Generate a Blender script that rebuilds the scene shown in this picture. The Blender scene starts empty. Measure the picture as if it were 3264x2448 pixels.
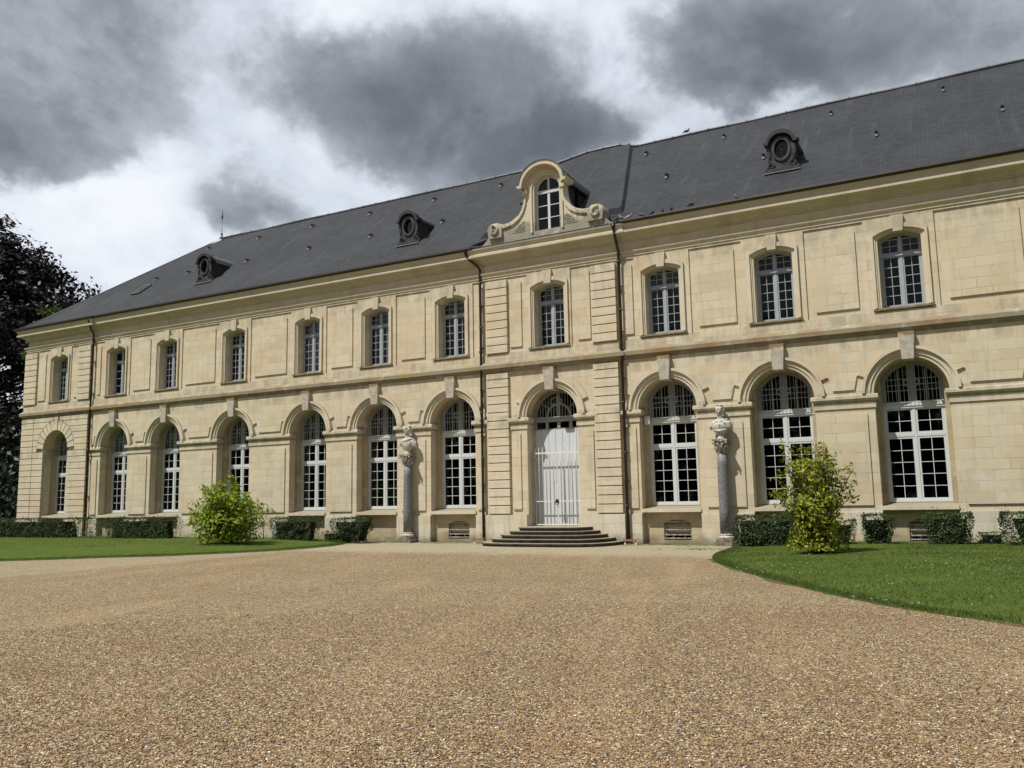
import bpy, bmesh, math, random
import numpy as np
from mathutils import Vector, Matrix, Euler, noise
from mathutils.geometry import tessellate_polygon
R = math.radians
random.seed(7); rng = np.random.default_rng(7)
scn = bpy.context.scene
COL = scn.collection

# ------------------------------------------------------------------ camera, sun, exposure
cam_d = bpy.data.cameras.new('camera'); cam = bpy.data.objects.new('camera', cam_d); COL.objects.link(cam)
cam.location = (0, -29.068, 1.65)
cam_d.sensor_width = 36; cam_d.lens = 36*2734/3264; cam_d.clip_end = 3000; cam_d.clip_start = .1
yaw, pit, rol = R(28.428), R(7.647), R(-1.076)
Fv = Vector((-math.sin(yaw)*math.cos(pit), math.cos(yaw)*math.cos(pit), math.sin(pit)))
R0 = Vector((math.cos(yaw), math.sin(yaw), 0)); U0 = R0.cross(Fv)
Rv = R0*math.cos(rol)+U0*math.sin(rol); Uv = -R0*math.sin(rol)+U0*math.cos(rol)
cam.rotation_euler = Matrix((Rv, Uv, -Fv)).transposed().to_euler()
scn.camera = cam
scn.view_settings.view_transform = 'Standard'; scn.view_settings.look = 'None'
scn.view_settings.exposure = 0.08; scn.view_settings.gamma = 1
TL = Vector((0.62, 1, -2.05)).normalized()          # direction the sunlight travels
sun_d = bpy.data.lights.new('sun', 'SUN'); sun = bpy.data.objects.new('sun', sun_d); COL.objects.link(sun)
sun_d.energy = 5.0; sun_d.angle = R(.6); sun_d.color = (1, .955, .87)
sun.rotation_euler = TL.to_track_quat('-Z', 'Y').to_euler(); sun.location = (-20, -30, 60)
SUN_EL = math.asin(-TL.z); SUN_AZ = math.atan2(-TL.x, -TL.y)

# ------------------------------------------------------------------ node helper
class NT:
    def __init__(s, tree): s.t = tree; s.n = tree.nodes; s.l = tree.links
    def node(s, typ, **kw):
        n = s.n.new(typ)
        for k, v in kw.items(): setattr(n, k, v)
        return n
    def put(s, sock, v):
        if isinstance(v, bpy.types.NodeSocket): s.l.new(v, sock)
        elif v is not None: sock.default_value = v
    def math(s, op, a, b=None, c=None, clamp=False):
        n = s.node('ShaderNodeMath', operation=op, use_clamp=clamp)
        s.put(n.inputs[0], a)
        if b is not None: s.put(n.inputs[1], b)
        if c is not None: s.put(n.inputs[2], c)
        return n.outputs[0]
    def vmath(s, op, a, b=None):
        n = s.node('ShaderNodeVectorMath', operation=op); s.put(n.inputs[0], a)
        if b is not None: s.put(n.inputs[1], b)
        return n.outputs[0]
    def mix(s, f, a, b, typ='MIX'):
        n = s.node('ShaderNodeMix', data_type='RGBA', blend_type=typ)
        s.put(n.inputs[0], f); s.put(n.inputs[6], col(a)); s.put(n.inputs[7], col(b)); return n.outputs[2]
    def ramp(s, f, stops, interp='LINEAR'):
        n = s.node('ShaderNodeValToRGB'); cr = n.color_ramp; cr.interpolation = interp
        while len(cr.elements) < len(stops): cr.elements.new(.5)
        for e, (p, c) in zip(cr.elements, stops):
            e.position = p; e.color = col(c) if not isinstance(c, (int, float)) else (c, c, c, 1)
        s.put(n.inputs[0], f); return n.outputs[0]
    def smooth(s, x, a, b):
        n = s.node('ShaderNodeMapRange', interpolation_type='SMOOTHSTEP')
        s.put(n.inputs[0], x); n.inputs[1].default_value = a; n.inputs[2].default_value = b; return n.outputs[0]
    def noise(s, vec, scale, detail=4, rough=.55, dist=0., out=0):
        n = s.node('ShaderNodeTexNoise'); s.put(n.inputs['Vector'], vec); n.inputs['Scale'].default_value = scale
        n.inputs['Detail'].default_value = detail; n.inputs['Roughness'].default_value = rough
        n.inputs['Distortion'].default_value = dist; return n.outputs[out]
    def comb(s, x, y, z):
        n = s.node('ShaderNodeCombineXYZ'); s.put(n.inputs[0], x); s.put(n.inputs[1], y); s.put(n.inputs[2], z); return n.outputs[0]
    def sep(s, v):
        n = s.node('ShaderNodeSeparateXYZ'); s.put(n.inputs[0], v); return n.outputs
    def pos(s): return s.node('ShaderNodeNewGeometry').outputs['Position']
def col(c):
    if isinstance(c, bpy.types.NodeSocket) or c is None: return c
    return tuple(c)+(1,) if len(c) == 3 else tuple(c)
def material(name, f, rough=.8, spec=.3, metal=0):
    m = bpy.data.materials.new(name); m.use_nodes = True; t = NT(m.node_tree)
    p = t.n['Principled BSDF']; p.inputs['Roughness'].default_value = rough
    p.inputs['Specular IOR Level'].default_value = spec; p.inputs['Metallic'].default_value = metal
    r = f(t, p) if callable(f) else f
    if r is not None: t.put(p.inputs['Base Color'], col(r))
    return m
def bump(t, p, h, strength=.4, dist=.02):
    b = t.node('ShaderNodeBump'); b.inputs['Strength'].default_value = strength; b.inputs['Distance'].default_value = dist
    t.put(b.inputs['Height'], h); t.l.new(b.outputs[0], p.inputs['Normal'])

# ------------------------------------------------------------------ sky
w = bpy.data.worlds.new('World'); scn.world = w; w.use_nodes = True
def make_sky():
    t = NT(w.node_tree); bg = t.n['Background']; bg.inputs[1].default_value = 1.0
    sky = t.node('ShaderNodeTexSky', sky_type='NISHITA', sun_disc=False, sun_elevation=SUN_EL, sun_rotation=SUN_AZ)
    d = t.node('ShaderNodeTexCoord').outputs['Generated']; x, y, z = t.sep(t.vmath('NORMALIZE', d))
    az = t.math('ARCTAN2', x, y); el = t.math('ARCSINE', z)
    uv = t.comb(az, t.math('MULTIPLY', el, 1.25), 0)
    wn = t.noise(uv, 2.6, 6, .62, out=1)
    wv = t.vmath('SCALE', t.vmath('SUBTRACT', wn, (.5, .5, .5))); wv.node.inputs['Scale'].default_value = .15
    wn2 = t.noise(uv, 8., 8, .6, out=1)
    wv2 = t.vmath('SCALE', t.vmath('SUBTRACT', wn2, (.5, .5, .5))); wv2.node.inputs['Scale'].default_value = .11
    q = t.vmath('ADD', t.vmath('ADD', uv, wv), wv2)
    clear = None
    for (a, e, ra, re, amp) in SKYBLOBS:
        dd = t.vmath('SUBTRACT', q, (R(a), R(e)*1.25, 0)); dd = t.vmath('MULTIPLY', dd, (1/R(ra), 1/(R(re)*1.25), 1))
        ln = t.node('ShaderNodeVectorMath', operation='LENGTH'); t.put(ln.inputs[0], dd)
        m = t.math('SUBTRACT', 1, t.math('MULTIPLY', t.smooth(ln.outputs['Value'], 1.4, .1), amp))
        clear = m if clear is None else t.math('MULTIPLY', clear, m)
    dens = t.math('SUBTRACT', 1, clear)
    out_f = t.math('SUBTRACT', 1, t.smooth(t.math('ABSOLUTE', t.math('ADD', az, R(28))), R(62), R(40)))
    n1 = t.noise(uv, 7.5, 10, .60, .25); n2 = t.noise(t.vmath('ADD', uv, (3, 1, 0)), 3.6, 8, .55); n3 = t.noise(uv, 20, 8, .62)
    dens = t.math('ADD', dens, t.math('MULTIPLY', out_f, .5))  # denser cloud added outside the view to lessen the ambient light
    edge = t.smooth(t.math('ADD', dens, t.math('MULTIPLY', t.math('SUBTRACT', n1, .5), 1.0)), .09, .50)
    lo = t.noise(t.vmath('ADD', uv, (7, 2, 0)), 5.0, 9, .62, .3)
    body = t.math('MULTIPLY', edge, t.math('ADD', .06, t.math('MULTIPLY', dens, t.math('ADD', .42, t.math('MULTIPLY', t.smooth(lo, .28, .70), .58)))))
    thin = t.math('MULTIPLY', t.smooth(n2, .36, .64), .22)
    dens = t.math('ADD', t.math('ADD', body, thin), t.math('MULTIPLY', t.math('SUBTRACT', n3, .5), .16), clamp=True)
    c = t.ramp(dens, [(0, (.90, .93, .98)), (.15, (.70, .755, .84)), (.33, (.45, .485, .54)), (.55, (.27, .295, .335)), (.8, (.165, .18, .208)), (1, (.125, .137, .16))])
    sk = t.mix(1, sky.outputs[0], (.1, .1, .1), 'MULTIPLY')
    c = t.mix(.94, sk, c)
    c = t.mix(t.smooth(el, -.02, -.12), c, (.16, .14, .10))
    t.l.new(c, bg.inputs[0])
# azimuth (0 = straight at the facade, negative = left), elevation, half-widths, darkness
SKYBLOBS = [
 (-56.5, 29, 11.5, 5.4, .50), (-59, 23.2, 9.5, 4.2, .46), (-60, 20.8, 7.2, 2.5, .62), (-53.6, 23.8, 5, 2.3, .38),
 (-33, 28.2, 12, 4.8, .42), (-33, 24.8, 12.5, 3.9, .40), (-31, 22.7, 9.4, 2.4, .66), (-24.5, 23.4, 7.2, 2.0, .46), (-40, 26, 5.5, 3.6, .34),
 (-46, 19.6, 5.8, 3.4, .36), (-46.0, 18.2, 5.0, 1.7, .28),
 (-14, 29, 8, 4.4, .58), (-13.2, 26.4, 5.2, 2.4, .58), (-3, 28.0, 11, 4.8, .54), (1, 25.4, 9, 2.8, .38), (-30, 38, 60, 5, .6), (25, 25, 22, 12, .6), (-95, 22, 28, 12, .6)]
make_sky()

# ------------------------------------------------------------------ mesh helpers
WL = {}
def link(o, parent=None, loc=(0, 0, 0)):
    COL.objects.link(o); L = Vector(loc)
    if parent is not None:
        o.parent = parent; o.location = L-WL[parent.name]
    else: o.location = L
    WL[o.name] = L; return o
def tag(o, label=None, cat=None, group=None, kind=None):
    if label: o['label'] = label
    if cat: o['category'] = cat
    if group: o['group'] = group
    if kind: o['kind'] = kind
    return o
def empty(name, loc, label=None, cat=None, group=None):
    o = bpy.data.objects.new(name, None); o.empty_display_size = .3; link(o, None, loc); return tag(o, label, cat, group)
class MB:
    def __init__(s): s.v = []; s.f = []; s.sm = []
    def add(s, vs, fs, smooth=False):
        b = len(s.v); s.v += [tuple(v) for v in vs]; s.f += [tuple(i+b for i in f) for f in fs]; s.sm += [smooth]*len(fs); return s
    def box(s, x0, x1, y0, y1, z0, z1):
        return s.add([(x, y, z) for z in (z0, z1) for y in (y0, y1) for x in (x0, x1)],
                     [(0, 2, 3, 1), (4, 5, 7, 6), (0, 1, 5, 4), (2, 6, 7, 3), (0, 4, 6, 2), (1, 3, 7, 5)])
    def slab(s, outer, holes=(), y0=0., y1=.1, sides=True, back=True):
        loops = [list(outer)]+[list(h) for h in holes]
        tri = tessellate_polygon([[Vector((p[0], p[1], 0)) for p in l] for l in loops])
        pts = [p for l in loops for p in l]; n = len(pts)
        vs = [(p[0], y0, p[1]) for p in pts]+[(p[0], y1, p[1]) for p in pts]
        fs = [t for t in tri]
        if back: fs += [tuple(n+i for i in reversed(t)) for t in tri]
        b = 0
        for li, l in enumerate(loops):
            k = len(l)
            if sides or li > 0:
                for i in range(k):
                    j = (i+1) % k; fs.append((b+i, b+j, n+b+j, n+b+i))
            b += k
        return s.add(vs, fs)
    def band(s, inner, outer, y0, y1):      # strip between two open polylines in (x,z)
        n = len(inner); vs = [(p[0], y0, p[1]) for p in inner]+[(p[0], y0, p[1]) for p in outer]+[(p[0], y1, p[1]) for p in inner]+[(p[0], y1, p[1]) for p in outer]
        fs = []
        for i in range(n-1):
            fs += [(i, i+1, n+i+1, n+i), (2*n+i, 3*n+i, 3*n+i+1, 2*n+i+1), (i, 2*n+i, 2*n+i+1, i+1), (n+i, n+i+1, 3*n+i+1, 3*n+i)]
        fs += [(0, n, 3*n, 2*n), (n-1, 3*n-1, 4*n-1, 2*n-1)]
        return s.add(vs, fs)
    def tube(s, pts, r, n=8, closed=False, smooth=True):
        pts = [Vector(p) for p in pts]; k = len(pts); rr = r if isinstance(r, (list, tuple)) else [r]*k
        vs = []; up = None
        for i, p in enumerate(pts):
            a = pts[(i-1) % k] if (i > 0 or closed) else p; b = pts[(i+1) % k] if (i < k-1 or closed) else p
            d = (b-a).normalized()
            if up is None or abs(up.dot(d)) > .95: up = Vector((0, 0, 1)) if abs(d.z) < .9 else Vector((0, 1, 0))
            u = (up-d*up.dot(d)).normalized(); v = d.cross(u); up = u
            for j in range(n):
                t = 2*math.pi*j/n; vs.append(p+(u*math.cos(t)+v*math.sin(t))*rr[i])
        fs = []
        for i in range(k if closed else k-1):
            for j in range(n):
                a = i*n+j; b = i*n+(j+1) % n; c = ((i+1) % k)*n+(j+1) % n; d = ((i+1) % k)*n+j; fs.append((a, b, c, d))
        s.add(vs, fs, smooth)
        if not closed: s.f += [tuple(len(s.v)-k*n+j for j in reversed(range(n))), tuple(len(s.v)-n+j for j in range(n))]; s.sm += [False, False]
        return s
    def lathe(s, prof, c=(0, 0), n=24, smooth=True):
        vs = [(c[0]+r*math.cos(2*math.pi*j/n), c[1]+r*math.sin(2*math.pi*j/n), z) for r, z in prof for j in range(n)]
        fs = [(i*n+j, i*n+(j+1) % n, (i+1)*n+(j+1) % n, (i+1)*n+j) for i in range(len(prof)-1) for j in range(n)]
        fs += [tuple(reversed(range(n))), tuple((len(prof)-1)*n+j for j in range(n))]
        s.add(vs, fs, smooth); s.sm[-1] = s.sm[-2] = False; return s
    def ball(s, c, r, n=12, m=8, rot=None):
        r = (r, r, r) if isinstance(r, (int, float)) else r; vs = []
        for i in range(m+1):
            a = math.pi*i/m
            for j in range(n):
                b = 2*math.pi*j/n; v = Vector((r[0]*math.sin(a)*math.cos(b), r[1]*math.sin(a)*math.sin(b), r[2]*math.cos(a)))
                if rot: v = rot @ v
                vs.append(v+Vector(c))
        fs = [(i*n+j, i*n+(j+1) % n, (i+1)*n+(j+1) % n, (i+1)*n+j) for i in range(m) for j in range(n)]
        return s.add(vs, fs, True)
    def sweep(s, path, prof):               # path: (x, y, mx, my) corners, prof: (out, z)
        k = len(prof); vs = [(x+mx*o, y+my*o, z) for x, y, mx, my in path for o, z in prof]; fs = []
        for i in range(len(path)-1):
            for j in range(k):
                fs.append((i*k+j, i*k+(j+1) % k, (i+1)*k+(j+1) % k, (i+1)*k+j))
        fs += [tuple(range(k)), tuple((len(path)-1)*k+j for j in reversed(range(k)))]
        return s.add(vs, fs)
    def build(s, name, mat, parent=None, loc=(0, 0, 0), bevel=0, remesh=0):
        me = bpy.data.meshes.new(name); me.from_pydata(s.v, [], s.f)
        bm = bmesh.new(); bm.from_mesh(me)
        for f, q in zip(bm.faces, s.sm): f.smooth = q
        if remesh: bmesh.ops.remove_doubles(bm, verts=bm.verts, dist=1e-5)
        bmesh.ops.recalc_face_normals(bm, faces=bm.faces); bm.to_mesh(me); bm.free()
        me.materials.append(mat); o = bpy.data.objects.new(name, me); link(o, parent, loc)
        if remesh:
            m = o.modifiers.new('r', 'REMESH'); m.mode = 'VOXEL'; m.voxel_size = remesh; m.use_smooth_shade = True
        if bevel:
            m = o.modifiers.new('b', 'BEVEL'); m.width = bevel; m.segments = 2; m.limit_method = 'ANGLE'; m.angle_limit = R(50)
        return o
def arc(cx, cz, r, a0, a1, n, rz=None):
    return [(cx+r*math.cos(R(a0+(a1-a0)*i/n)), cz+(rz or r)*math.sin(R(a0+(a1-a0)*i/n))) for i in range(n+1)]
def seg_top(cx, hw, zs, rise, n=10):        # segmental arch from right to left
    rad = (hw*hw+rise*rise)/(2*rise); c = zs+rise-rad; a = math.degrees(math.asin(hw/rad))
    return arc(cx, c, rad, 90-a, 90+a, n)
def leaf_mesh(name, mat, P, N, size, parent=None, loc=(0, 0, 0), aspect=.55, jitter=.35):
    """P points, N preferred normals; every leaf is a bent diamond of two triangles"""
    n = len(P); P = np.asarray(P, float)-np.asarray(loc)
    N = np.asarray(N, float)+rng.normal(0, jitter, (n, 3)); N /= np.linalg.norm(N, axis=1)[:, None]+1e-9
    T = np.cross(N, rng.normal(0, 1, (n, 3))); T /= np.linalg.norm(T, axis=1)[:, None]+1e-9
    B = np.cross(N, T); sz = np.asarray(size)*rng.uniform(.65, 1.3, n); sz = sz[:, None]
    a = P-T*sz*.5; b = P+B*sz*aspect*.5+N*sz*.08; c = P+T*sz*.5; d = P-B*sz*aspect*.5+N*sz*.08
    V = np.stack([a, b, c, d], 1).reshape(-1, 3); i = np.arange(n)*4
    Fa = np.stack([i, i+1, i+2, i, i+2, i+3], 1).reshape(-1, 3)
    me = bpy.data.meshes.new(name); me.vertices.add(len(V)); me.vertices.foreach_set('co', V.ravel())
    me.loops.add(len(Fa)*3); me.loops.foreach_set('vertex_index', Fa.ravel().astype(np.int32))
    me.polygons.add(len(Fa)); me.polygons.foreach_set('loop_start', np.arange(len(Fa))*3)
    me.update(); me.materials.append(mat)
    o = bpy.data.objects.new(name, me); return link(o, parent, loc)

# ------------------------------------------------------------------ materials
def ashlar(name, base=(.625, .555, .42), alt=(.50, .425, .30), joints=.75, grime=.45, bw=.86, rh=.322, tint=None):
    def f(t, p):
        P = t.pos(); x, y, z = t.sep(P); v = t.comb(t.math('ADD', x, y), z, 0)
        nz = t.noise(P, .9, 2); v2 = t.vmath('ADD', v, t.comb(0, t.math('MULTIPLY', t.math('SUBTRACT', nz, .5), .02), 0))
        def brick(width, off):
            b = t.node('ShaderNodeTexBrick', offset=.5, squash=1.0); t.put(b.inputs['Vector'], t.vmath('ADD', v2, (off, 0, 0)))
            b.inputs['Color1'].default_value = (0, 0, 0, 1); b.inputs['Color2'].default_value = (1, 1, 1, 1); b.inputs['Mortar'].default_value = (.5, .5, .5, 1)
            b.inputs['Scale'].default_value = 1; b.inputs['Mortar Size'].default_value = .0065; b.inputs['Mortar Smooth'].default_value = .3
            b.inputs['Brick Width'].default_value = width; b.inputs['Row Height'].default_value = rh; return b
        b = brick(bw, .13); b2 = brick(bw*.83, 3.4)
        c = t.mix(t.math('MULTIPLY', t.ramp(b.outputs[0], [(0, 0.), (.3, .2), (.75, .5), (1, 1.)]), .8), base, alt)
        c = t.mix(t.math('MULTIPLY', t.smooth(t.math('ADD', t.math('MULTIPLY', b2.outputs[0], .6), t.math('MULTIPLY', t.noise(P, .6, 3), .4)), .66, .8), .5), c, (.57, .455, .29))
        n1 = t.noise(P, .55, 5, .6); n2 = t.noise(P, 3.3, 5, .65)
        c = t.mix(t.math('MULTIPLY', t.smooth(n1, .42, .72), .35), c, (.66, .585, .44))
        c = t.mix(t.math('MULTIPLY', t.smooth(n2, .5, .8), grime*.7), c, (.40, .345, .25))
        streak = t.noise(t.comb(t.math('MULTIPLY', x, 6), t.math('MULTIPLY', y, 6), t.math('MULTIPLY', z, .5)), 1.0, 5, .6)
        c = t.mix(t.math('MULTIPLY', t.smooth(streak, .50, .74), grime*.95), c, (.36, .32, .245))
        wp = t.math('MULTIPLY', t.smooth(t.noise(t.vmath('ADD', P, (4, 8, 2)), .9, 6, .68), .58, .70), .55)
        c = t.mix(wp, c, (.63, .61, .56))
        dampz = t.math('ADD', z, t.math('MULTIPLY', t.math('SUBTRACT', t.noise(P, 2.5, 5, .65), .5), .9))
        c = t.mix(t.math('MULTIPLY', t.smooth(dampz, .45, .02), .75), c, (.17, .15, .10))
        c = t.mix(t.math('MULTIPLY', t.smooth(t.noise(t.vmath('ADD', P, (14, 2, 6)), .8, 6, .66), .54, .68), .5), c, (.43, .395, .315))
        def bandf(lo_, hi_): return t.math('MULTIPLY', t.smooth(z, lo_-.35, lo_), t.smooth(z, hi_+.02, hi_))
        zb = t.math('MAXIMUM', t.math('MAXIMUM', bandf(10.05, 10.4), bandf(6.35, 6.6)), t.math('MAXIMUM', bandf(7.0, 7.32), bandf(4.5, 4.85)))
        gn = t.noise(t.comb(t.math('MULTIPLY', x, 2.2), y, t.math('MULTIPLY', z, .8)), 1.3, 6, .68)
        c = t.mix(t.math('MULTIPLY', t.math('MULTIPLY', zb, t.smooth(gn, .40, .62)), .6), c, (.33, .295, .225))
        oc = t.noise(t.vmath('ADD', P, (1, 21, 9)), .7, 5, .6)
        c = t.mix(t.math('MULTIPLY', t.smooth(oc, .54, .68), .5), c, (.55, .42, .26))
        upf = t.smooth(t.sep(t.node('ShaderNodeNewGeometry').outputs['Normal'])[2], .3, .7)
        c = t.mix(t.math('MULTIPLY', upf, .8), c, (.20, .18, .13))
        if tint: c = t.mix(tint[0], c, tint[1])
        j = t.math('MULTIPLY', b.outputs[1], t.math('MULTIPLY', t.smooth(t.noise(P, 1.1, 4), .42, .66), joints))
        c = t.mix(j, c, (.24, .195, .125))
        bump(t, p, t.math('SUBTRACT', t.math('MULTIPLY', t.noise(P, 26, 5, .65), .35), t.math('MULTIPLY', b.outputs[1], .5)), .45, .02)
        return c
    return material(name, f, .9, .15)
M = {}
M['stone'] = ashlar('ashlar limestone')
M['quoin'] = ashlar('rusticated limestone', bw=1.1, joints=.3, base=(.63, .56, .43), alt=(.54, .465, .335))
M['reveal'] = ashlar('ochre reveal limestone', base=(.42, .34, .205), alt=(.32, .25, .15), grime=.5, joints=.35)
M['plinth'] = ashlar('plinth limestone', base=(.62, .58, .48), alt=(.48, .43, .32), grime=.6, joints=.6, rh=.36, bw=.7)
M['apron'] = ashlar('apron limestone', base=(.46, .39, .26), alt=(.36, .29, .18), grime=.6, joints=.6, rh=.3, bw=.6)
M['trim'] = ashlar('moulded limestone', base=(.60, .545, .43), alt=(.51, .45, .34), bw=1.5, rh=4.0, joints=.15, grime=.45)
def lich(t, p):
    P = t.pos(); c = t.mix(t.noise(P, 5, 4), (.33, .295, .21), (.23, .20, .145))
    c = t.mix(t.math('MULTIPLY', t.smooth(t.noise(P, 1.1, 6, .7), .46, .64), .7), c, (.25, .155, .085))
    c = t.mix(t.math('MULTIPLY', t.smooth(t.noise(t.vmath('ADD', P, (9, 3, 1)), 1.6, 6, .7), .52, .66), .7), c, (.30, .225, .085))
    c = t.mix(t.math('MULTIPLY', t.smooth(t.noise(t.vmath('ADD', P, (2, 7, 5)), 2.2, 6, .75), .53, .64), .7), c, (.40, .41, .39))
    bump(t, p, t.noise(P, 22, 6, .7), .6, .02); return c
M['lichen'] = material('lichened string course', lich, .95, .1)
M['lichen2'] = material('dark weathered sill stone', lambda t, p: t.mix(t.smooth(t.noise(t.pos(), 5, 6, .7), .35, .65), (.30, .25, .16), (.17, .145, .10)), .95, .1)
def keyst(t, p):
    P = t.pos(); z = t.sep(P)[2]; m = t.math('ADD', t.smooth(z, 6.25, 6.6), t.math('MULTIPLY', t.math('SUBTRACT', t.noise(P, 4, 4), .5), 1.3))
    c = t.mix(t.smooth(t.noise(P, 7, 5), .35, .7), (.50, .475, .41), (.38, .345, .27))
    c = t.mix(t.smooth(m, .62, .8), c, (.28, .20, .11)); bump(t, p, t.noise(P, 25, 5), .4, .02); return c
M['key'] = material('keystone limestone', keyst, .9, .15)
def gab(t, p):
    P = t.pos(); z = t.sep(P)[2]; c = t.mix(t.noise(P, 2, 4), (.62, .575, .46), (.53, .485, .37))
    g = t.math('ADD', t.smooth(z, 13.0, 12.0), t.math('MULTIPLY', t.math('SUBTRACT', t.noise(P, 3.5, 6, .7), .5), 2.2))
    c = t.mix(t.math('MULTIPLY', t.smooth(g, .45, .95), .75), c, (.20, .195, .165))
    c = t.mix(t.smooth(t.noise(P, 9, 5), .62, .72), c, (.55, .54, .49)); bump(t, p, t.noise(P, 14, 6, .7), .7, .03); return c
M['gable'] = material('weathered gable limestone', gab, .95, .1)
def corn(t, p):
    P = t.pos(); x, y, z = t.sep(P); c = t.mix(t.noise(P, 1.2, 4), (.56, .52, .41), (.47, .425, .32))
    c = t.mix(t.math('MULTIPLY', t.smooth(t.noise(t.comb(t.math('MULTIPLY', x, .9), 0, t.math('MULTIPLY', z, .6)), 1.3, 5, .65), .48, .74), .55), c, (.33, .265, .165))
    s = t.noise(t.comb(t.math('MULTIPLY', x, 7), 0, t.math('MULTIPLY', z, .6)), 1, 4)
    c = t.mix(t.math('MULTIPLY', t.smooth(s, .5, .8), .5), c, (.62, .59, .50)); bump(t, p, t.noise(P, 16, 5), .3, .02); return c
M['cornice'] = material('stained cornice limestone', corn, .9, .12)
def slate(t, p):
    P = t.pos(); x, y, z = t.sep(P); v = t.comb(x, t.math('MULTIPLY', z, 1.58), 0)
    v = t.vmath('ADD', v, t.comb(t.math('MULTIPLY', t.math('SUBTRACT', t.noise(P, 14, 2), .5), .03), t.math('MULTIPLY', t.math('SUBTRACT', t.noise(P, 9, 3), .5), .035), 0))
    b = t.node('ShaderNodeTexBrick', offset=.5); t.put(b.inputs['Vector'], v)
    b.inputs['Color1'].default_value = (0, 0, 0, 1); b.inputs['Color2'].default_value = (1, 1, 1, 1); b.inputs['Scale'].default_value = 1
    b.inputs['Mortar Size'].default_value = .009; b.inputs['Brick Width'].default_value = .25; b.inputs['Row Height'].default_value = .16; b.inputs['Mortar Smooth'].default_value = .2
    c = t.mix(b.outputs[0], (.024, .027, .032), (.036, .040, .047))
    c = t.mix(t.math('MULTIPLY', t.smooth(t.noise(P, .45, 5, .6), .4, .7), .4), c, (.055, .06, .066))
    c = t.mix(t.math('MULTIPLY', t.smooth(t.noise(t.comb(t.math('MULTIPLY', x, 2.5), 0, t.math('MULTIPLY', z, .35)), 1.2, 5), .55, .75), .35), c, (.095, .10, .105))
    c = t.mix(t.math('MULTIPLY', t.smooth(t.noise(P, 2.6, 5, .7), .6, .8), .35), c, (.058, .055, .038))
    c = t.mix(t.math('MULTIPLY', b.outputs[1], .45), c, (.012, .013, .016))
    bump(t, p, t.math('SUBTRACT', t.math('MULTIPLY', b.outputs[0], .5), b.outputs[1]), .6, .02); return c
M['slate'] = material('grey slate', slate, .75, .2)
M['darkslate'] = material('dark slate cheek', lambda t, p: t.mix(t.noise(t.pos(), 18, 4), (.02, .02, .022), (.05, .05, .055)), .7, .3)
M['lead'] = material('lead sheet', lambda t, p: t.mix(t.noise(t.pos(), 6, 4), (.07, .077, .085), (.13, .138, .15)), .5, .5, .2)
M['zinc'] = material('zinc flashing', lambda t, p: t.mix(t.noise(t.pos(), 7, 4), (.28, .30, .32), (.42, .44, .46)), .45, .5, .3)
M['dormer'] = material('weathered grey dormer', lambda t, p: t.mix(t.smooth(t.noise(t.pos(), 4, 5), .4, .7), (.034, .036, .039), (.078, .077, .074)), .8, .3)
M['gutter'] = material('brown black gutter', lambda t, p: t.mix(t.noise(t.pos(), 5, 4), (.018, .014, .013), (.05, .034, .028)), .45, .5, .2)
def wpaint(a, b, g):
    def f(t, p):
        P = t.pos(); c = t.mix(t.noise(P, 3, 4), a, b)
        return t.mix(t.math('MULTIPLY', t.smooth(t.noise(P, 16, 5, .7), .6, .75), g), c, (.36, .33, .28))
    return f
M['white'] = material('white window paint', wpaint((.60, .635, .635), (.52, .55, .56), .5), .5, .4)
M['greywhite'] = material('weathered grey white paint', wpaint((.37, .41, .44), (.29, .325, .36), .7), .6, .3)
M['shaded_oldpaint'] = material('dirty shaded grey paint', wpaint((.33, .36, .36), (.24, .265, .26), .9), .7, .2)  # weathered fanlight paint, with the shade under the arches darkened into its colour
def doorp(t, p):
    P = t.pos(); x, y, z = t.sep(P); c = t.mix(t.noise(P, 2, 4), (.60, .63, .67), (.54, .57, .61))
    e = t.math('ABSOLUTE', t.math('SUBTRACT', t.math('FRACT', t.math('DIVIDE', t.math('ADD', x, 15.06), .272)), .5))
    n = t.noise(t.comb(t.math('MULTIPLY', x, 9), 0, t.math('MULTIPLY', z, 2.2)), 1.3, 6, .7)
    c = t.mix(t.smooth(t.math('ADD', n, t.math('MULTIPLY', e, .45)), .80, .86), c, (.42, .37, .33))
    topz = t.smooth(z, 3.95, 4.3); rs = t.math('MULTIPLY', topz, t.smooth(x, -14.2, -13.4))
    c = t.mix(t.smooth(t.math('ADD', t.noise(P, 7, 6, .7), t.math('MULTIPLY', rs, .2)), .70, .74), c, (.42, .17, .09)); return c
M['door'] = material('peeling pale grey door paint', doorp, .6, .3)
M['rustwhite'] = material('white paint over rust', lambda t, p: t.mix(t.smooth(t.noise(t.pos(), 9, 6, .7), .57, .66), (.72, .72, .69), (.33, .17, .09)), .6, .3)
M['grille'] = material('pale iron grille', wpaint((.42, .45, .47), (.34, .37, .39), .6), .6, .3)
M['rust'] = material('rusty iron', lambda t, p: t.mix(t.noise(t.pos(), 30, 4), (.22, .10, .05), (.34, .19, .11)), .8, .2)
M['granite'] = material('grey granite', lambda t, p: t.mix(t.smooth(t.noise(t.pos(), 28, 4, .7), .38, .62), (.085, .085, .09), (.26, .26, .27)), .55, .4)
M['marble'] = material('white weathered marble', lambda t, p: t.mix(t.math('MULTIPLY', t.smooth(t.noise(t.pos(), 11, 6, .7), .42, .66), .9), (.56, .55, .50), (.19, .18, .155)), .8, .2)
M['capital'] = material('weathered capital stone', lambda t, p: t.mix(t.smooth(t.noise(t.pos(), 12, 6, .7), .40, .6), (.48, .46, .41), (.17, .155, .13)), .85, .2)
M['whitestone'] = material('pale base stone', lambda t, p: t.mix(t.smooth(t.noise(t.pos(), 10, 5), .4, .65), (.60, .58, .54), (.28, .26, .23)), .8, .2)
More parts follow.
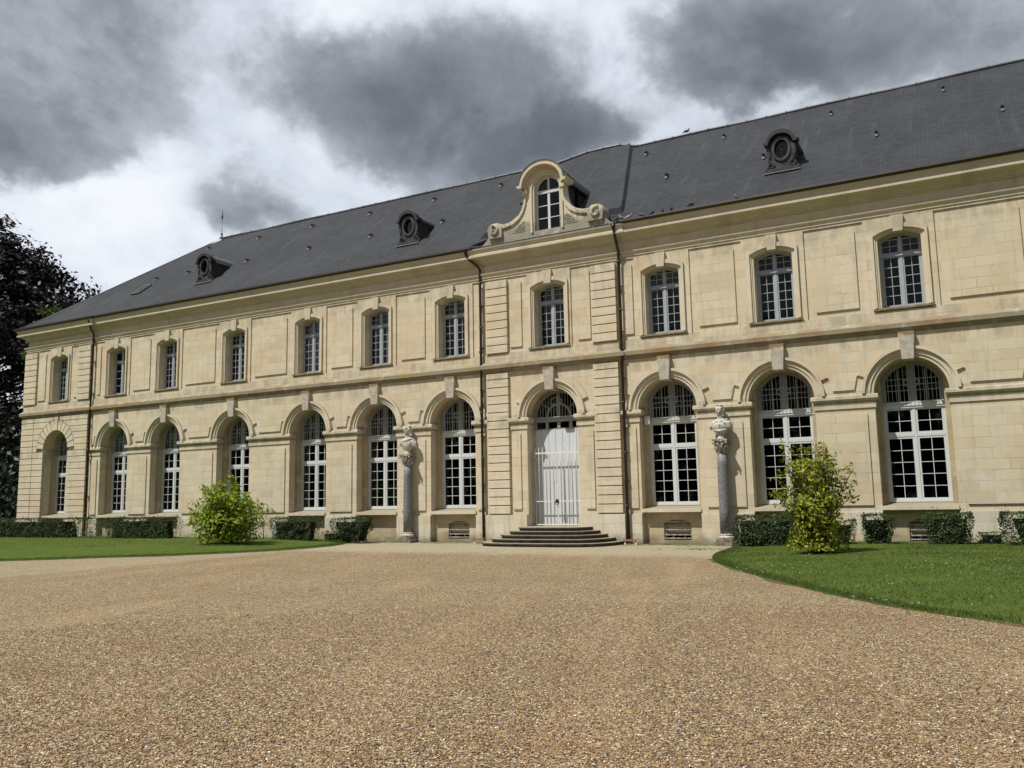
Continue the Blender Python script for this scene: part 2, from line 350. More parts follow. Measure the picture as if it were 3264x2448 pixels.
M['blockstone'] = material('grey base block', lambda t, p: t.mix(t.smooth(t.noise(t.pos(), 6, 5), .4, .65), (.24, .215, .165), (.11, .10, .08)), .9, .15)
def stepf(t, p):
    n = t.node('ShaderNodeNewGeometry'); P = n.outputs['Position']
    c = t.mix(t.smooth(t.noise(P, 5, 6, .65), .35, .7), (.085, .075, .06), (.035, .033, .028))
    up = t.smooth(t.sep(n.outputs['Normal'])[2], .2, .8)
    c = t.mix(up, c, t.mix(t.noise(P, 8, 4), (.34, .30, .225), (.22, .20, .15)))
    c = t.mix(t.math('MULTIPLY', t.smooth(t.noise(P, 30, 3), .68, .74), .8), c, (.4, .39, .33)); return c
M['step'] = material('dark worn step stone', stepf, .85, .2)
M['dark'] = material('dark interior', (.012, .012, .013), .9, .05)
M['blind'] = material('pale window blind', (.30, .33, .31), .9, .1)
M['plaster'] = material('plaster', lambda t, p: t.mix(t.noise(t.pos(), 20, 4), (.30, .27, .21), (.18, .16, .12)), .9, .1)
M['plastic'] = material('white plastic', (.75, .74, .70), .4, .4)
M['red'] = material('red plastic', (.5, .06, .03), .4, .4)
def glass():
    m = bpy.data.materials.new('window glass'); m.use_nodes = True; t = NT(m.node_tree); t.n.clear()
    o = t.node('ShaderNodeOutputMaterial'); a = t.node('ShaderNodeBsdfTransparent'); a.inputs[0].default_value = (.6, .62, .66, 1)
    g = t.node('ShaderNodeBsdfGlossy'); g.inputs['Roughness'].default_value = .03
    bp = t.node('ShaderNodeBump'); bp.inputs['Strength'].default_value = .08; bp.inputs['Distance'].default_value = .02
    t.put(bp.inputs['Height'], t.noise(t.pos(), 1.7, 3)); t.l.new(bp.outputs[0], g.inputs['Normal'])
    fr = t.node('ShaderNodeFresnel'); fr.inputs[0].default_value = 1.45
    mx = t.node('ShaderNodeMixShader'); t.l.new(fr.outputs[0], mx.inputs[0]); t.l.new(a.outputs[0], mx.inputs[1]); t.l.new(g.outputs[0], mx.inputs[2])
    t.l.new(mx.outputs[0], o.inputs[0]); return m
M['glass'] = glass()
def gravel(t, p):
    P = t.pos(); x, y, z = t.sep(P); v = t.comb(x, y, 0)
    vo = t.node('ShaderNodeTexVoronoi', feature='F1'); t.put(vo.inputs['Vector'], v); vo.inputs['Scale'].default_value = 74; vo.inputs['Randomness'].default_value = 1
    vb = t.node('ShaderNodeTexVoronoi', feature='F1'); t.put(vb.inputs['Vector'], t.vmath('ADD', v, (3.3, 1.7, 0))); vb.inputs['Scale'].default_value = 40
    r, g, b = t.sep(vo.outputs['Color']); r2, g2, b2 = t.sep(vb.outputs['Color'])
    stops = [(0, (0.060, 0.048, 0.039)), (.14, (0.141, 0.088, 0.049)), (.32, (0.288, 0.183, 0.098)), (.55, (0.415, 0.271, 0.146)), (.75, (0.549, 0.372, 0.208)), (.9, (0.737, 0.542, 0.325)), (.97, (0.920, 0.819, 0.598)), (1, (0.920, 0.920, 0.884))]
    c = t.ramp(r, stops); c2 = t.ramp(r2, stops)
    c = t.mix(t.smooth(g2, .55, .6), c, c2)
    c = t.mix(t.math('MULTIPLY', t.smooth(g, .93, .95), .8), c, (0.201, 0.208, 0.234))
    pn = t.noise(v, .5, 5, .6)
    c = t.mix(1, c, (.87, .94, .92), 'MULTIPLY')
    c = t.mix(t.math('MULTIPLY', t.smooth(pn, .45, .7), .35), c, (0.268, 0.166, 0.091))
    c = t.mix(t.math('MULTIPLY', t.smooth(t.noise(v, 3.1, 5, .65), .5, .75), .35), c, (0.201, 0.145, 0.098))
    bp = t.noise(t.vmath('ADD', v, (11, 5, 0)), 1.6, 6, .7)
    c = t.mix(t.math('MULTIPLY', t.smooth(bp, .60, .70), .45), c, (0.174, 0.158, 0.156))
    tr = t.noise(t.vmath('MULTIPLY', t.vmath('ADD', v, t.comb(t.math('MULTIPLY', y, .35), 0, 0)), (.9, .12, 1)), 1.0, 4, .6)
    c = t.mix(t.math('MULTIPLY', t.smooth(tr, .5, .68), .28), c, (0.563, 0.391, 0.234))
    # pale fine grit in front of the building and along the lawn
    yy = t.math('ADD', y, t.math('MULTIPLY', t.math('SUBTRACT', t.noise(v, .8, 6, .65), .5), 3.2))
    pale = t.math('MULTIPLY', t.smooth(yy, -7.0, -4.6), .9)
    lx = t.math('ADD', t.math('MULTIPLY', t.math('ADD', y, 6.5), -.86), -22.0)
    ed = t.math('SUBTRACT', t.math('ADD', x, t.math('MULTIPLY', t.math('SUBTRACT', t.noise(v, 2, 4), .5), .8)), t.math('MINIMUM', lx, -21.4))
    pale = t.math('MAXIMUM', pale, t.math('MULTIPLY', t.smooth(ed, .6, .1), .4))
    pc = t.mix(t.smooth(r, .2, .9), (.36, .31, .21), (.66, .60, .45)); pc = t.mix(t.math('MULTIPLY', t.smooth(t.noise(v, 1.6, 5), .58, .72), .5), pc, (.20, .23, .10))
    c = t.mix(t.math('MULTIPLY', pale, .92), c, pc)
    mo = t.math('MULTIPLY', t.smooth(yy, -1.4, -.5), t.smooth(t.noise(v, 4, 4), .4, .6)); c = t.mix(t.math('MULTIPLY', mo, .8), c, (.09, .10, .035))
    h = t.math('SUBTRACT', t.math('MULTIPLY', t.math('ADD', r, b2), .35), t.math('ADD', vo.outputs['Distance'], t.math('MULTIPLY', vb.outputs['Distance'], .8)))
    bump(t, p, h, .8, .035); return c
M['gravel'] = material('brown gravel', gravel, .9, .15)
def grassm(t, p):
    P = t.pos(); c = t.mix(t.noise(P, 9, 5, .7), (.050, .078, .014), (.095, .135, .027))
    c = t.mix(t.math('MULTIPLY', t.smooth(t.noise(P, .7, 4), .4, .7), .5), c, (.105, .15, .022))
    c = t.mix(t.math('MULTIPLY', t.smooth(t.noise(P, 60, 3), .5, .75), .6), c, (.09, .13, .025))
    mw = t.noise(t.vmath('MULTIPLY', P, (.25, 1.6, 1)), 1.1, 4, .6)
    c = t.mix(t.math('MULTIPLY', t.smooth(mw, .45, .65), .4), c, (.065, .10, .016))
    bump(t, p, t.noise(P, 55, 5, .7), .7, .05); return c
M['lawn'] = material('lawn', grassm, .9, .1)
M['soil'] = material('bare soil rim', lambda t, p: t.mix(t.noise(t.pos(), 12, 5), (.07, .05, .03), (.14, .11, .06)), .95, .1)
def leafm(name, a, b, c_, tr=.35, rough=.5):
    m = bpy.data.materials.new(name); m.use_nodes = True; t = NT(m.node_tree); p = t.n['Principled BSDF']; o = t.n['Material Output']
    g = t.node('ShaderNodeNewGeometry'); f = t.node('ShaderNodeMath', operation='ADD')
    rnd = g.outputs['Random Per Island']; n = t.noise(g.outputs['Position'], 2.0, 3)
    c = t.ramp(t.math('ADD', t.math('MULTIPLY', rnd, .6), t.math('MULTIPLY', n, .4)), [(.15, a), (.5, b), (.85, c_)])
    t.put(p.inputs['Base Color'], c); p.inputs['Roughness'].default_value = rough; p.inputs['Specular IOR Level'].default_value = .3
    tl = t.node('ShaderNodeBsdfTranslucent'); t.put(tl.inputs[0], c); mx = t.node('ShaderNodeMixShader'); mx.inputs[0].default_value = tr
    t.l.new(p.outputs[0], mx.inputs[1]); t.l.new(tl.outputs[0], mx.inputs[2]); t.l.new(mx.outputs[0], o.inputs[0]); return m
M['box'] = leafm('clipped hedge leaves', (.018, .034, .010), (.036, .062, .017), (.075, .11, .030), .2)
M['hedgecore'] = material('hedge twigs', (.015, .02, .010), .95, .05)
M['yellow'] = leafm('yellow green leaves', (.07, .14, .010), (.20, .29, .014), (.42, .45, .025), .4)
M['yellow2'] = leafm('golden olive leaves', (.08, .125, .010), (.22, .26, .018), (.42, .42, .035), .35)
M['copper'] = leafm('copper beech leaves', (.007, .0065, .0075), (.014, .011, .012), (.032, .025, .026), .12)
M['greenleaf'] = leafm('green tree leaves', (.03, .06, .012), (.06, .10, .018), (.10, .15, .03), .3)
M['darkgreen'] = leafm('dark undergrowth leaves', (.006, .012, .006), (.012, .022, .010), (.02, .035, .016), .15)
M['blade'] = leafm('grass blades', (.052, .085, .014), (.092, .138, .027), (.145, .195, .048), .35)
M['bark'] = material('bark', lambda t, p: t.mix(t.noise(t.pos(), 14, 5), (.06, .045, .035), (.15, .12, .09)), .9, .1)
M['petal'] = material('daisy petals', (.8, .8, .76), .7, .2)
M['feather'] = material('pigeon feathers', lambda t, p: t.mix(t.smooth(t.noise(t.pos(), 14, 4), .4, .6), (.035, .04, .05), (.12, .13, .15)), .7, .3)
M['palefeather'] = material('pale pigeon feathers', lambda t, p: t.mix(t.smooth(t.noise(t.pos(), 12, 4), .4, .6), (.10, .12, .16), (.42, .45, .50)), .7, .3)

# ------------------------------------------------------------------ ground
g = MB().add([(-700, -400, 0), (700, -400, 0), (700, 900, 0), (-700, 900, 0)], [(0, 1, 2, 3)]).build('ground', M['gravel']); tag(g, kind='structure')
def peb(t, p):
    g = t.node('ShaderNodeNewGeometry').outputs['Random Per Island']
    return t.ramp(g, [(0, (0.064, 0.054, 0.049)), (.12, (0.154, 0.094, 0.051)), (.3, (0.282, 0.174, 0.091)), (.5, (0.397, 0.258, 0.140)), (.68, (0.512, 0.348, 0.195)), (.8, (0.435, 0.228, 0.110)), (.86, (0.218, 0.222, 0.244)), (.91, (0.704, 0.528, 0.329)), (.97, (0.920, 0.780, 0.610)), (1, (0.920, 0.920, 0.903))], 'CONSTANT')
M['pebble'] = material('loose pebbles', peb, .75, .25)
def pebbles(n):
    # denser toward the viewpoint side of the forecourt, thinning out toward the building
    r_ = 3.4+10.5*rng.random(n)**1.5; a = R(28.4)+rng.uniform(-R(37), R(37), n)
    x = -np.sin(a)*r_; y = -29.07+np.cos(a)*r_; sz = rng.uniform(.005, .0115, n)*(1+.25*(rng.random(n) > .95))
    base = np.array([(1, 0, 0), (-.9, .2, 0), (.1, .75, 0), (-.1, -.75, 0), (.1, 0, .55), (0, 0, -.4)])
    ca, sa = np.cos(q := rng.uniform(0, 6.28, n)), np.sin(q); st = rng.uniform(.7, 1.35, n)
    bx = base[None, :, 0]*st[:, None]; by = base[None, :, 1]/st[:, None]+rng.normal(0, .12, (n, 6)); bz = base[None, :, 2]+rng.normal(0, .08, (n, 6))
    tl = rng.normal(0, .35, n)[:, None]; bz = bz+bx*tl
    X = x[:, None]+sz[:, None]*(bx*ca[:, None]-by*sa[:, None]); Y = y[:, None]+sz[:, None]*(bx*sa[:, None]+by*ca[:, None]); Z = (sz*.35)[:, None]+sz[:, None]*bz
    V = np.stack([X, Y, Z], 2).reshape(-1, 3); F0 = np.array([(0, 2, 4), (2, 1, 4), (1, 3, 4), (3, 0, 4), (2, 0, 5), (1, 2, 5), (3, 1, 5), (0, 3, 5)])
    Fa = (F0[None]+6*np.arange(n)[:, None, None]).reshape(-1, 3); me = bpy.data.meshes.new('pebbles'); me.vertices.add(len(V)); me.vertices.foreach_set('co', V.ravel())
    me.loops.add(len(Fa)*3); me.loops.foreach_set('vertex_index', Fa.ravel().astype(np.int32)); me.polygons.add(len(Fa)); me.polygons.foreach_set('loop_start', np.arange(len(Fa))*3); me.polygons.foreach_set('use_smooth', np.ones(len(Fa), bool)); me.update()
    me.materials.append(M['pebble']); o = link(bpy.data.objects.new('pebbles', me)); tag(o, 'loose brown and pale pebbles covering the forecourt gravel', 'pebbles', kind='stuff')
pebbles(150000)
def lawn_h(x, y, edge_d, side):
    return .03+.13*min(1, edge_d/5.)
def spline(pts, k=6):
    out = []
    for i in range(len(pts)-1):
        p0 = pts[max(i-1, 0)]; p1 = pts[i]; p2 = pts[i+1]; p3 = pts[min(i+2, len(pts)-1)]
        for j in range(k):
            t = j/k; out.append(tuple(.5*(2*p1[q]+(p2[q]-p0[q])*t+(2*p0[q]-5*p1[q]+4*p2[q]-p3[q])*t*t+(3*p1[q]-p0[q]-3*p2[q]+p3[q])*t**3) for q in (0, 1)))
    out.append(pts[-1]); return out

EL = spline([(-60, -30), (-36, -17.5), (-30.5, -14.6), (-27.4, -12.5), (-25.4, -10.6), (-23.5, -8.8), (-22.2, -6.6), (-21.9, -4.0), (-22.3, -2.2), (-23.2, -.7)], 16)
ER = spline([(30, -30), (12, -23.5), (4.5, -19.2), (.3, -16.6), (-1.5, -15.0), (-2.8, -13.2), (-4.0, -11.3), (-5.3, -9.0), (-6.1, -7.2), (-6.62, -5.2), (-6.85, -3.2), (-7.0, -1.1)], 16)
def make_lawn(name, edge, yb, far_x, sgn):
    E = np.array(edge)
    # rows run from each edge point toward the building side
    mb = MB(); K = 16; rows = []
    for i, (x, y) in enumerate(edge):
        f = i/(len(edge)-1); row = []
        nz = .22*(noise.noise(Vector((x*.9, y*.9, 0))))+.12*noise.noise(Vector((x*3.5, y*3.5, 3)))
        ex, ey = x-sgn*nz, y
        tx = far_x*(1-f)+(x+sgn*.02)*f; ty = yb
        for k in range(K+1):
            u = (k/K)**1.6; px = ex*(1-u)+tx*u; py = ey*(1-u)+ty*u
            dd = math.hypot(px-ex, py-ey)
            row.append((px, py, (.0 if k == 0 else lawn_h(px, py, dd, sgn)+.012*noise.noise(Vector((px, py, 0))))))
        rows.append(row)
    vs = [p for r_ in rows for p in r_]; n = K+1
    fs = [(i*n+k, (i+1)*n+k, (i+1)*n+k+1, i*n+k+1) for i in range(len(rows)-1) for k in range(K)]
    mb.add(vs, fs, True); o = mb.build(name, M['lawn']); tag(o, kind='structure'); return rows
rowsL = make_lawn('lawn', EL, 2.0, -110, -1)
rowsR = make_lawn('lawn', ER, .02, 30, 1)
def lawn_z(x, y):
    rows = rowsL if x < -15 else rowsR; best = 1e9; z = .1
    E = EL if x < -15 else ER
    d = min(math.hypot(x-a, y-b) for a, b in E); return lawn_h(x, y, d, 0)
def soil_rim(E, left):
    mb = MB(); vs = []
    for x, y in E:
        a = -.02+.5*max(0, noise.noise(Vector((x*.8, y*.8, 5)))); s_ = 1 if left else -1
        vs += [(x-s_*.3, y, .006), (x+s_*a, y, .006)]
    mb.add(vs, [(2*i, 2*i+1, 2*i+3, 2*i+2) for i in range(len(E)-1)]); tag(mb.build('soil', M['soil']), kind='structure')
soil_rim(ER, False); soil_rim(EL, True)
# grass blades: dense on the rims and on the near part of each lawn
from mathutils.bvhtree import BVHTree
def inside(x, y, E, left):
    if y > 1.9: return False
    # the edge polyline is monotone in y
    for (a, b), (c, d) in zip(E[:-1], E[1:]):
        if b <= y <= d:
            xe = a+(c-a)*(y-b)/(d-b+1e-9); return x < xe if left else x > xe
    return False
def blades(name, E, left, n_rim, n_field, box, hgt, label):
    pts = []; Ea = [p for p in E if -29 < p[1]]
    for _ in range(n_rim):
        i = random.randrange(len(Ea)-1); t = random.random(); x = Ea[i][0]*(1-t)+Ea[i+1][0]*t; y = Ea[i][1]*(1-t)+Ea[i+1][1]*t
        o = abs(random.gauss(0, .16))-.03; x += (-o if left else o); pts.append((x, y, max(0, .03+min(.02, o*.1))))
    tries = 0
    while len(pts) < n_rim+n_field and tries < n_field*4:
        tries += 1; x = random.uniform(box[0], box[1]); y = random.uniform(box[2], box[3])
        if inside(x, y, E, left): pts.append((x, y, lawn_z(x, y)-.005))
    P = np.array(pts); n = len(P); h = rng.uniform(.5, 1.3, n)*hgt; a = rng.uniform(0, 2*math.pi, n); wd = .006+.004*rng.random(n)
    dx = np.cos(a)*wd; dy = np.sin(a)*wd; lean = rng.normal(0, .35, (n, 2))*h[:, None]
    V = np.stack([P+np.stack([dx, dy, 0*dx], 1), P-np.stack([dx, dy, 0*dx], 1), P+np.stack([lean[:, 0], lean[:, 1], h], 1)], 1).reshape(-1, 3)
    me = bpy.data.meshes.new(name); me.vertices.add(len(V)); me.vertices.foreach_set('co', V.ravel())
    me.loops.add(3*n); me.loops.foreach_set('vertex_index', np.arange(3*n, dtype=np.int32)); me.polygons.add(n); me.polygons.foreach_set('loop_start', np.arange(n)*3); me.update()
    me.materials.append(M['blade']); o = link(bpy.data.objects.new(name, me)); tag(o, label, 'grass', kind='stuff')
blades('grass', ER, False, 14000, 70000, (-7, 6, -18, 0), .036, 'short green grass on the lawn right of the entrance steps')
blades('grass', EL, True, 12000, 30000, (-60, -21.5, -16, 1.5), .04, 'short green grass on the lawn left of the entrance steps')
def daisies(n):
    mb = MB(); k = 0
    while k < n:
        x = random.uniform(-5, 5.5); y = random.uniform(-15.5, -4.5)
        if not inside(x+.3, y, ER, False) or noise.noise(Vector((x*.6, y*.6, 4))) < random.uniform(-.35, .3): continue
        z = lawn_z(x, y)+.055; r = .012+.007*random.random(); t = random.uniform(-.3, .3)
        mb.add([(x+r*math.cos(q*1.0472), y+r*math.sin(q*1.0472), z+t*r*math.cos(q*1.0472)) for q in range(6)], [tuple(range(6))]); k += 1
    return mb.build('daisies', M['petal'])
tag(daisies(300), 'tiny white daisies dotted over the right lawn', 'daisies', kind='stuff')
def tufts():
    P = []; N = []
    for _ in range(900):
        x = random.choice([random.uniform(-21.5, -16.8), random.uniform(-11.3, -7.6), random.uniform(-24, -21), random.uniform(-11, -9)]); y = -.14-abs(random.gauss(0, .10))
        if abs(x+20.45) < .45: continue
        P.append((x, y, .02)); N.append((0, -.6, .5))
    for _ in range(160):
        a = random.gauss(0, 1); P.append((-7.9+a*.5, -2.6+a*.1+random.gauss(0, .25), .015)); N.append((0, -.4, 1))
    return leaf_mesh('moss', M['blade'], P, N, .05)
tag(tufts(), 'low moss and weeds growing along the foot of the wall', 'moss', kind='stuff')

# ------------------------------------------------------------------ the building
BAYS = [-39.12, -35.27, -30.65, -26.08, -22.28, -18.48, -9.53, -5.62, -1.70, 2.92, 6.77]
XL, XR = -46.85, 9.5; DEPTH = 13.8; CX = -14.03; CORN = -43.75
BL = empty('palace_wing', (-20, 6, 0), 'long two storey cream limestone palace wing with arched windows under a dark slate roof', 'building')
SPR = 4.75; RA = 1.06
def part(mb, name, mat, **k): return mb.build(name, M[mat], BL, **k)
# wall, outer skin y 0..0.38 strip by strip
allb = [(CORN, 'corner')]+[(b, 'win') for b in BAYS]+[(CX, 'door')]; allb.sort()
edges = [XL]+[(a[0]+b[0])/2 for a, b in zip(allb[:-1], allb[1:])]+[XR]
edges[1] = -41.1
wall = MB(); inner = MB()
for i, (c, k) in enumerate(allb):
    a, b = edges[i], edges[i+1]; y = -.05 if k != 'win' else 0.
    if k == 'door': a, b = -16.86, -11.22
    if i > 0 and allb[i-1][1] == 'door': a = -11.22
    if i < len(allb)-1 and allb[i+1][1] == 'door': b = -16.86
    ra = RA; arch = arc(c, SPR, ra, 0, 180, 28)
    outer = [(a, 0), (a, 10.4), (b, 10.4), (b, 0), (c+ra, 0)]+arch+[(c-ra, 0)]
    up = [(c-.63, 7.42), (c+.63, 7.42)]+seg_top(c, .63, 9.68, .2)
    wall.slab(outer, [up], y, .38, sides=True, back=False)
    hw = .9
    low = [(c-hw, 1.05 if k != 'door' else .4), (c+hw, 1.05 if k != 'door' else .4)]+(seg_top(c, hw, 5.2, .55) if k != 'door' else arc(c, SPR, RA-.06, 0, 180, 20))
    if k == 'door': low = [(c-RA+.02, .4), (c+RA-.02, .4)]+arc(c, SPR, RA-.02, 0, 180, 20)
    up2 = [(c-.6, 7.4), (c+.6, 7.4)]+seg_top(c, .6, 9.66, .2)
    inner.slab([(a, .3), (a, 10.4), (b, 10.4), (b, .3)], [low, up2], .38, .74, sides=False)
wall.box(XL, XL+.3, .4, DEPTH, 0, 11.3); wall.box(XR-.3, XR, .4, DEPTH, 0, 11.3); wall.box(XL, XR, DEPTH-.3, DEPTH, 0, 11.3)
wall.box(XL, XR, .0, .6, 10.4, 11.4); wall.box(-16.86, -11.22, -.05, .01, 10.4, 11.4)
W_ = part(wall, 'wall', 'stone')
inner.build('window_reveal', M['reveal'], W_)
# dark rooms behind the windows
rm = MB(); rm.box(XL+.4, XR-.4, 3.2, 3.3, 0, 11.2); rm.box(XL+.4, XR-.4, .76, 3.2, 1.18, 1.2); rm.box(XL+.4, XR-.4, .76, 3.2, 6.6, 7.2); rm.box(XL+.4, XR-.4, .76, 3.2, 10.6, 10.7)
part(rm, 'interior', 'dark')
# plinth
def plinth(a, b, y=-.06):
    pl = MB(); pl.slab([(a, 0), (a, 1.06), (b, 1.06), (b, 0)], (), y, .3); part(pl, 'plinth', 'plinth', bevel=.015)
for i, (c, k) in enumerate(allb):
    a, b = edges[i], edges[i+1]
    if k == 'door':
        plinth(-16.9, c-RA-.005, -.2); plinth(c+RA+.005, -11.18, -.2); continue
    y = -.06 if k == 'win' else -.2
    if i > 0 and allb[i-1][1] == 'door': a = -11.18
    if i < len(allb)-1 and allb[i+1][1] == 'door': b = -16.9
    if k == 'corner': a = XL-.05
    plinth(a, c-RA-.005, y); plinth(c+RA+.005, b, y)
# aprons, ledges, cellar vents
VENT = (-18.48, -9.53, -1.70)
for i, (c, k) in enumerate(allb):
    if k == 'door': continue
    ap = MB(); vx = c+.12 if c in VENT else None
    hole = [[(vx-.49, .14), (vx+.49, .14)]+seg_top(vx, .49, .72, .12, 8)] if c in VENT else []
    ap.slab([(c-RA-.02, 0), (c-RA-.02, 1.1), (c+RA+.02, 1.1), (c+RA+.02, 0)], hole, .2, .5)
    part(ap, 'apron', 'apron')
    lg = MB(); lg.add([(x, y, z) for x in (c-RA, c+RA) for y, z in ((-.07, 1.10), (-.07, 1.225), (.18, 1.24), (.73, 1.34), (.73, 1.10))],
                      [(0, 1, 2, 3, 4), (5, 9, 8, 7, 6), (0, 5, 6, 1), (1, 6, 7, 2), (2, 7, 8, 3), (3, 8, 9, 4), (4, 9, 5, 0)])
    part(lg, 'window_ledge', 'trim', bevel=.008)
    if c in VENT:
        v = MB(); v.box(vx-.55, vx+.55, .48, .5, .05, .9); dv = part(v, 'cellar_vent', 'dark')
        f = MB()
        for zz in (.2, .32, .5, .64, .76): f.box(vx-.47, vx+.47, .22, .26, zz-.018, zz+.018)
        for xx in (-.46, .44, -.2, .22): f.box(vx+xx, vx+xx+.035, .262, .29, .14, .8 if abs(xx) > .4 else .34)
        f.build('vent_bars', M['capital'], dv)
        bd = MB(); bd.box(vx-.42, vx+.42, .34, .36, .42, .6); bd.build('vent_board', M['plinth'], dv)
# raised panels on piers, spandrels, upper panels and strips
T = .045
class Pan(MB):
    def slab(s, *a, **k): m = MB(); m.slab(*a, **k); m.build('raised_panel', M['stone'], W_)
pan = Pan()
def rect(mb, a, b, z0, z1, y, t): mb.slab([(a, z0), (a, z1), (b, z1), (b, z0)], (), y-t, y+.05)
RM, RR = 1.40, 1.62
cent = [-43.75+.0]+[]
wb = sorted(BAYS)
pairs = [(a, b) for a, b in zip(wb[:-1], wb[1:]) if not (a < CX < b)]
def spandrel(l, r, cl, cr, y=0.):
    """raised field between x=l..r; cl / cr = arch centre on its left / right (or None)"""
    pts = []
    if cl is not None:
        a0 = math.degrees(math.asin(.6/RM)); xs = cl+RM*math.cos(R(a0))
        top = [(p[0], min(p[1], 6.56)) for p in arc(cl, SPR, RM, a0, 88, 14)]
        left = [(cl+1.63, 4.9), (cl+1.53, 5.33), (xs, 5.33)]+[q for q in top if q[0] > cl+.19]+[(cl+.02, 6.15), (cl+.02, 6.58)]
    else: left = [(l, 4.9), (l, 6.58)]
    if cr is not None:
        a0 = math.degrees(math.asin(.6/RM)); xs = cr-RM*math.cos(R(a0))
        top = [(p[0], p[1]) for p in arc(cr, SPR, RM, 92, 180-a0, 14)]
        right = [(cr-.02, 6.58), (cr-.02, 6.15)]+[q for q in top if q[0] < cr-.19]+[(xs, 5.33), (cr-1.53, 5.33), (cr-1.63, 4.9)]
    else: right = [(r, 6.58), (r, 4.9)]
    pan.slab(left+right, (), y-T, y+.05)
for a, b in pairs:
    spandrel(a, b, a, b)
    rect(pan, a+RA+.24, b-RA-.24, 1.26, 4.12, 0, T)
    rect(pan, a+1.3, b-1.3, 7.52, 10.08, 0, T)
spandrel(-40.9, 0, None, BAYS[0]); spandrel(0, -16.9, BAYS[5], None); spandrel(-11.18, 0, None, BAYS[6]); spandrel(0, XR, BAYS[-1], None)
for a, b in ((-40.8, BAYS[0]-RA-.2), (BAYS[5]+RA+.1, -16.98), (-11.1, BAYS[6]-RA-.12)): rect(pan, a, b, 1.26, 4.12, 0, T)
for a, b in ((-40.7, BAYS[0]-1.3), (BAYS[5]+1.2, -16.98), (-11.1, BAYS[6]-1.12)): rect(pan, a+.05, b, 7.52, 10.08, 0, T)
rect(pan, -15.72, -15.36, 1.26, 4.12, -.05, T); rect(pan, -12.7, -12.34, 1.26, 4.12, -.05, T)
rect(pan, -15.74, -15.22, 7.52, 10.1, -.05, T); rect(pan, -12.84, -12.32, 7.52, 10.1, -.05, T)
rect(pan, -45.66, -45.02, 7.52, 10.1, -.05, T); rect(pan, -42.52, -42.2, 7.52, 10.1, -.05, T)
for c, k in allb:
    y = 0. if k == 'win' else -.05; hw = 1.03 if k == 'win' else .93
    up = [(c-.8, 7.30), (c+.8, 7.30)]+seg_top(c, .8, 9.9, .1)
    ups = MB(); ups.slab([(c-hw, 7.3), (c-hw, 10.34), (c+hw, 10.34), (c+hw, 7.3)], [up], y-.045, y+.03); ups.build('window_strip', M['stone'], W_)
# base band above the string course
bb = MB()
bb.box(-41.1, -16.86, -.05, .05, 6.9, 7.3); bb.box(-11.22, XR, -.05, .05, 6.9, 7.3); bb.box(-16.86, -11.22, -.10, .0, 6.9, 7.3); bb.box(XL, -41.1, -.10, .0, 6.9, 7.3)
bb.build('base_band', M['stone'], W_)
# string course
def path(o_c=-.05, o=0.):
    return [(XL, DEPTH, -1, 0), (XL, o_c, -1, -1), (-41.1, o_c, 1, -1), (-41.1, o, 1, -1), (-16.88, o, -1, -1), (-16.88, o_c, -1, -1), (-11.2, o_c, 1, -1), (-11.2, o, 1, -1), (XR, o, 0, -1)]
def run(prof, name, mat, **k):
    mb = MB()
    P = [(XL, DEPTH, -1, 0), (XL, -.05, -1, -1), (-41.1, -.05, 1, -1), (-41.1, 0., 1, -1)]
    P = [(XL, DEPTH, -1, 0), (XL, -.05, -1, -1), (-41.08, -.05, 1, -1), (-41.08, .0, 0, -1), (-16.9, 0., 0, -1), (-16.9, -.05, -1, -1), (-11.18, -.05, 1, -1), (-11.18, 0., 0, -1), (XR, 0., 0, -1)]
    mb.sweep(P, prof); return part(mb, name, mat, **k)
run([(-.05, 6.58), (.05, 6.58), (.07, 6.63), (.12, 6.655), (.13, 6.71), (.18, 6.73), (.18, 6.87), (.10, 6.95), (.05, 6.99), (-.05, 6.99)], 'string_course', 'lichen')
# architrave and cornice
run([(-.05, 10.33), (.04, 10.33), (.04, 10.42), (.07, 10.425), (.07, 10.51), (.11, 10.53), (.13, 10.57), (.14, 10.61), (.02, 10.65), (-.05, 10.65)], 'architrave', 'trim')
run([(-.05, 10.98), (.04, 10.98), (.05, 11.03), (.09, 11.04), (.11, 11.09), (.17, 11.15), (.27, 11.195), (.38, 11.215), (.40, 11.235), (.42, 11.24), (.42, 11.325), (.39, 11.345), (.385, 11.40), (.41, 11.46), (.46, 11.52), (.47, 11.56), (-.05, 11.56)], 'cornice', 'cornice')
# imposts
def impost(c, y, a0, a1):
    """one return on each side of pier between x=a0..a1"""
    mb = MB()
    P = [(a0, .36, -1, 0), (a0, y, -1, -1), (a1, y, 1, -1), (a1, .36, 1, 0)]
    mb.sweep(P, [(-.03, 4.54), (.05, 4.54), (.08, 4.58), (.12, 4.61), (.12, 4.70), (.10, 4.74), (-.03, 4.75)])
    mb.sweep(P, [(-.03, 4.31), (.035, 4.31), (.035, 4.44), (.045, 4.45), (.045, 4.47), (-.03, 4.47)])
    part(mb, 'impost', 'trim')
for a, b in pairs: impost(0, 0, a+RA, b-RA)
for a, b, y in ((-41.0, BAYS[0]-RA, 0), (BAYS[5]+RA, -16.92, 0), (-15.76, CX-RA, -.05), (CX+RA, -12.28, -.05), (-11.16, BAYS[6]-RA, 0), (BAYS[-1]+RA, XR, 0)): impost(0, y, a, b)
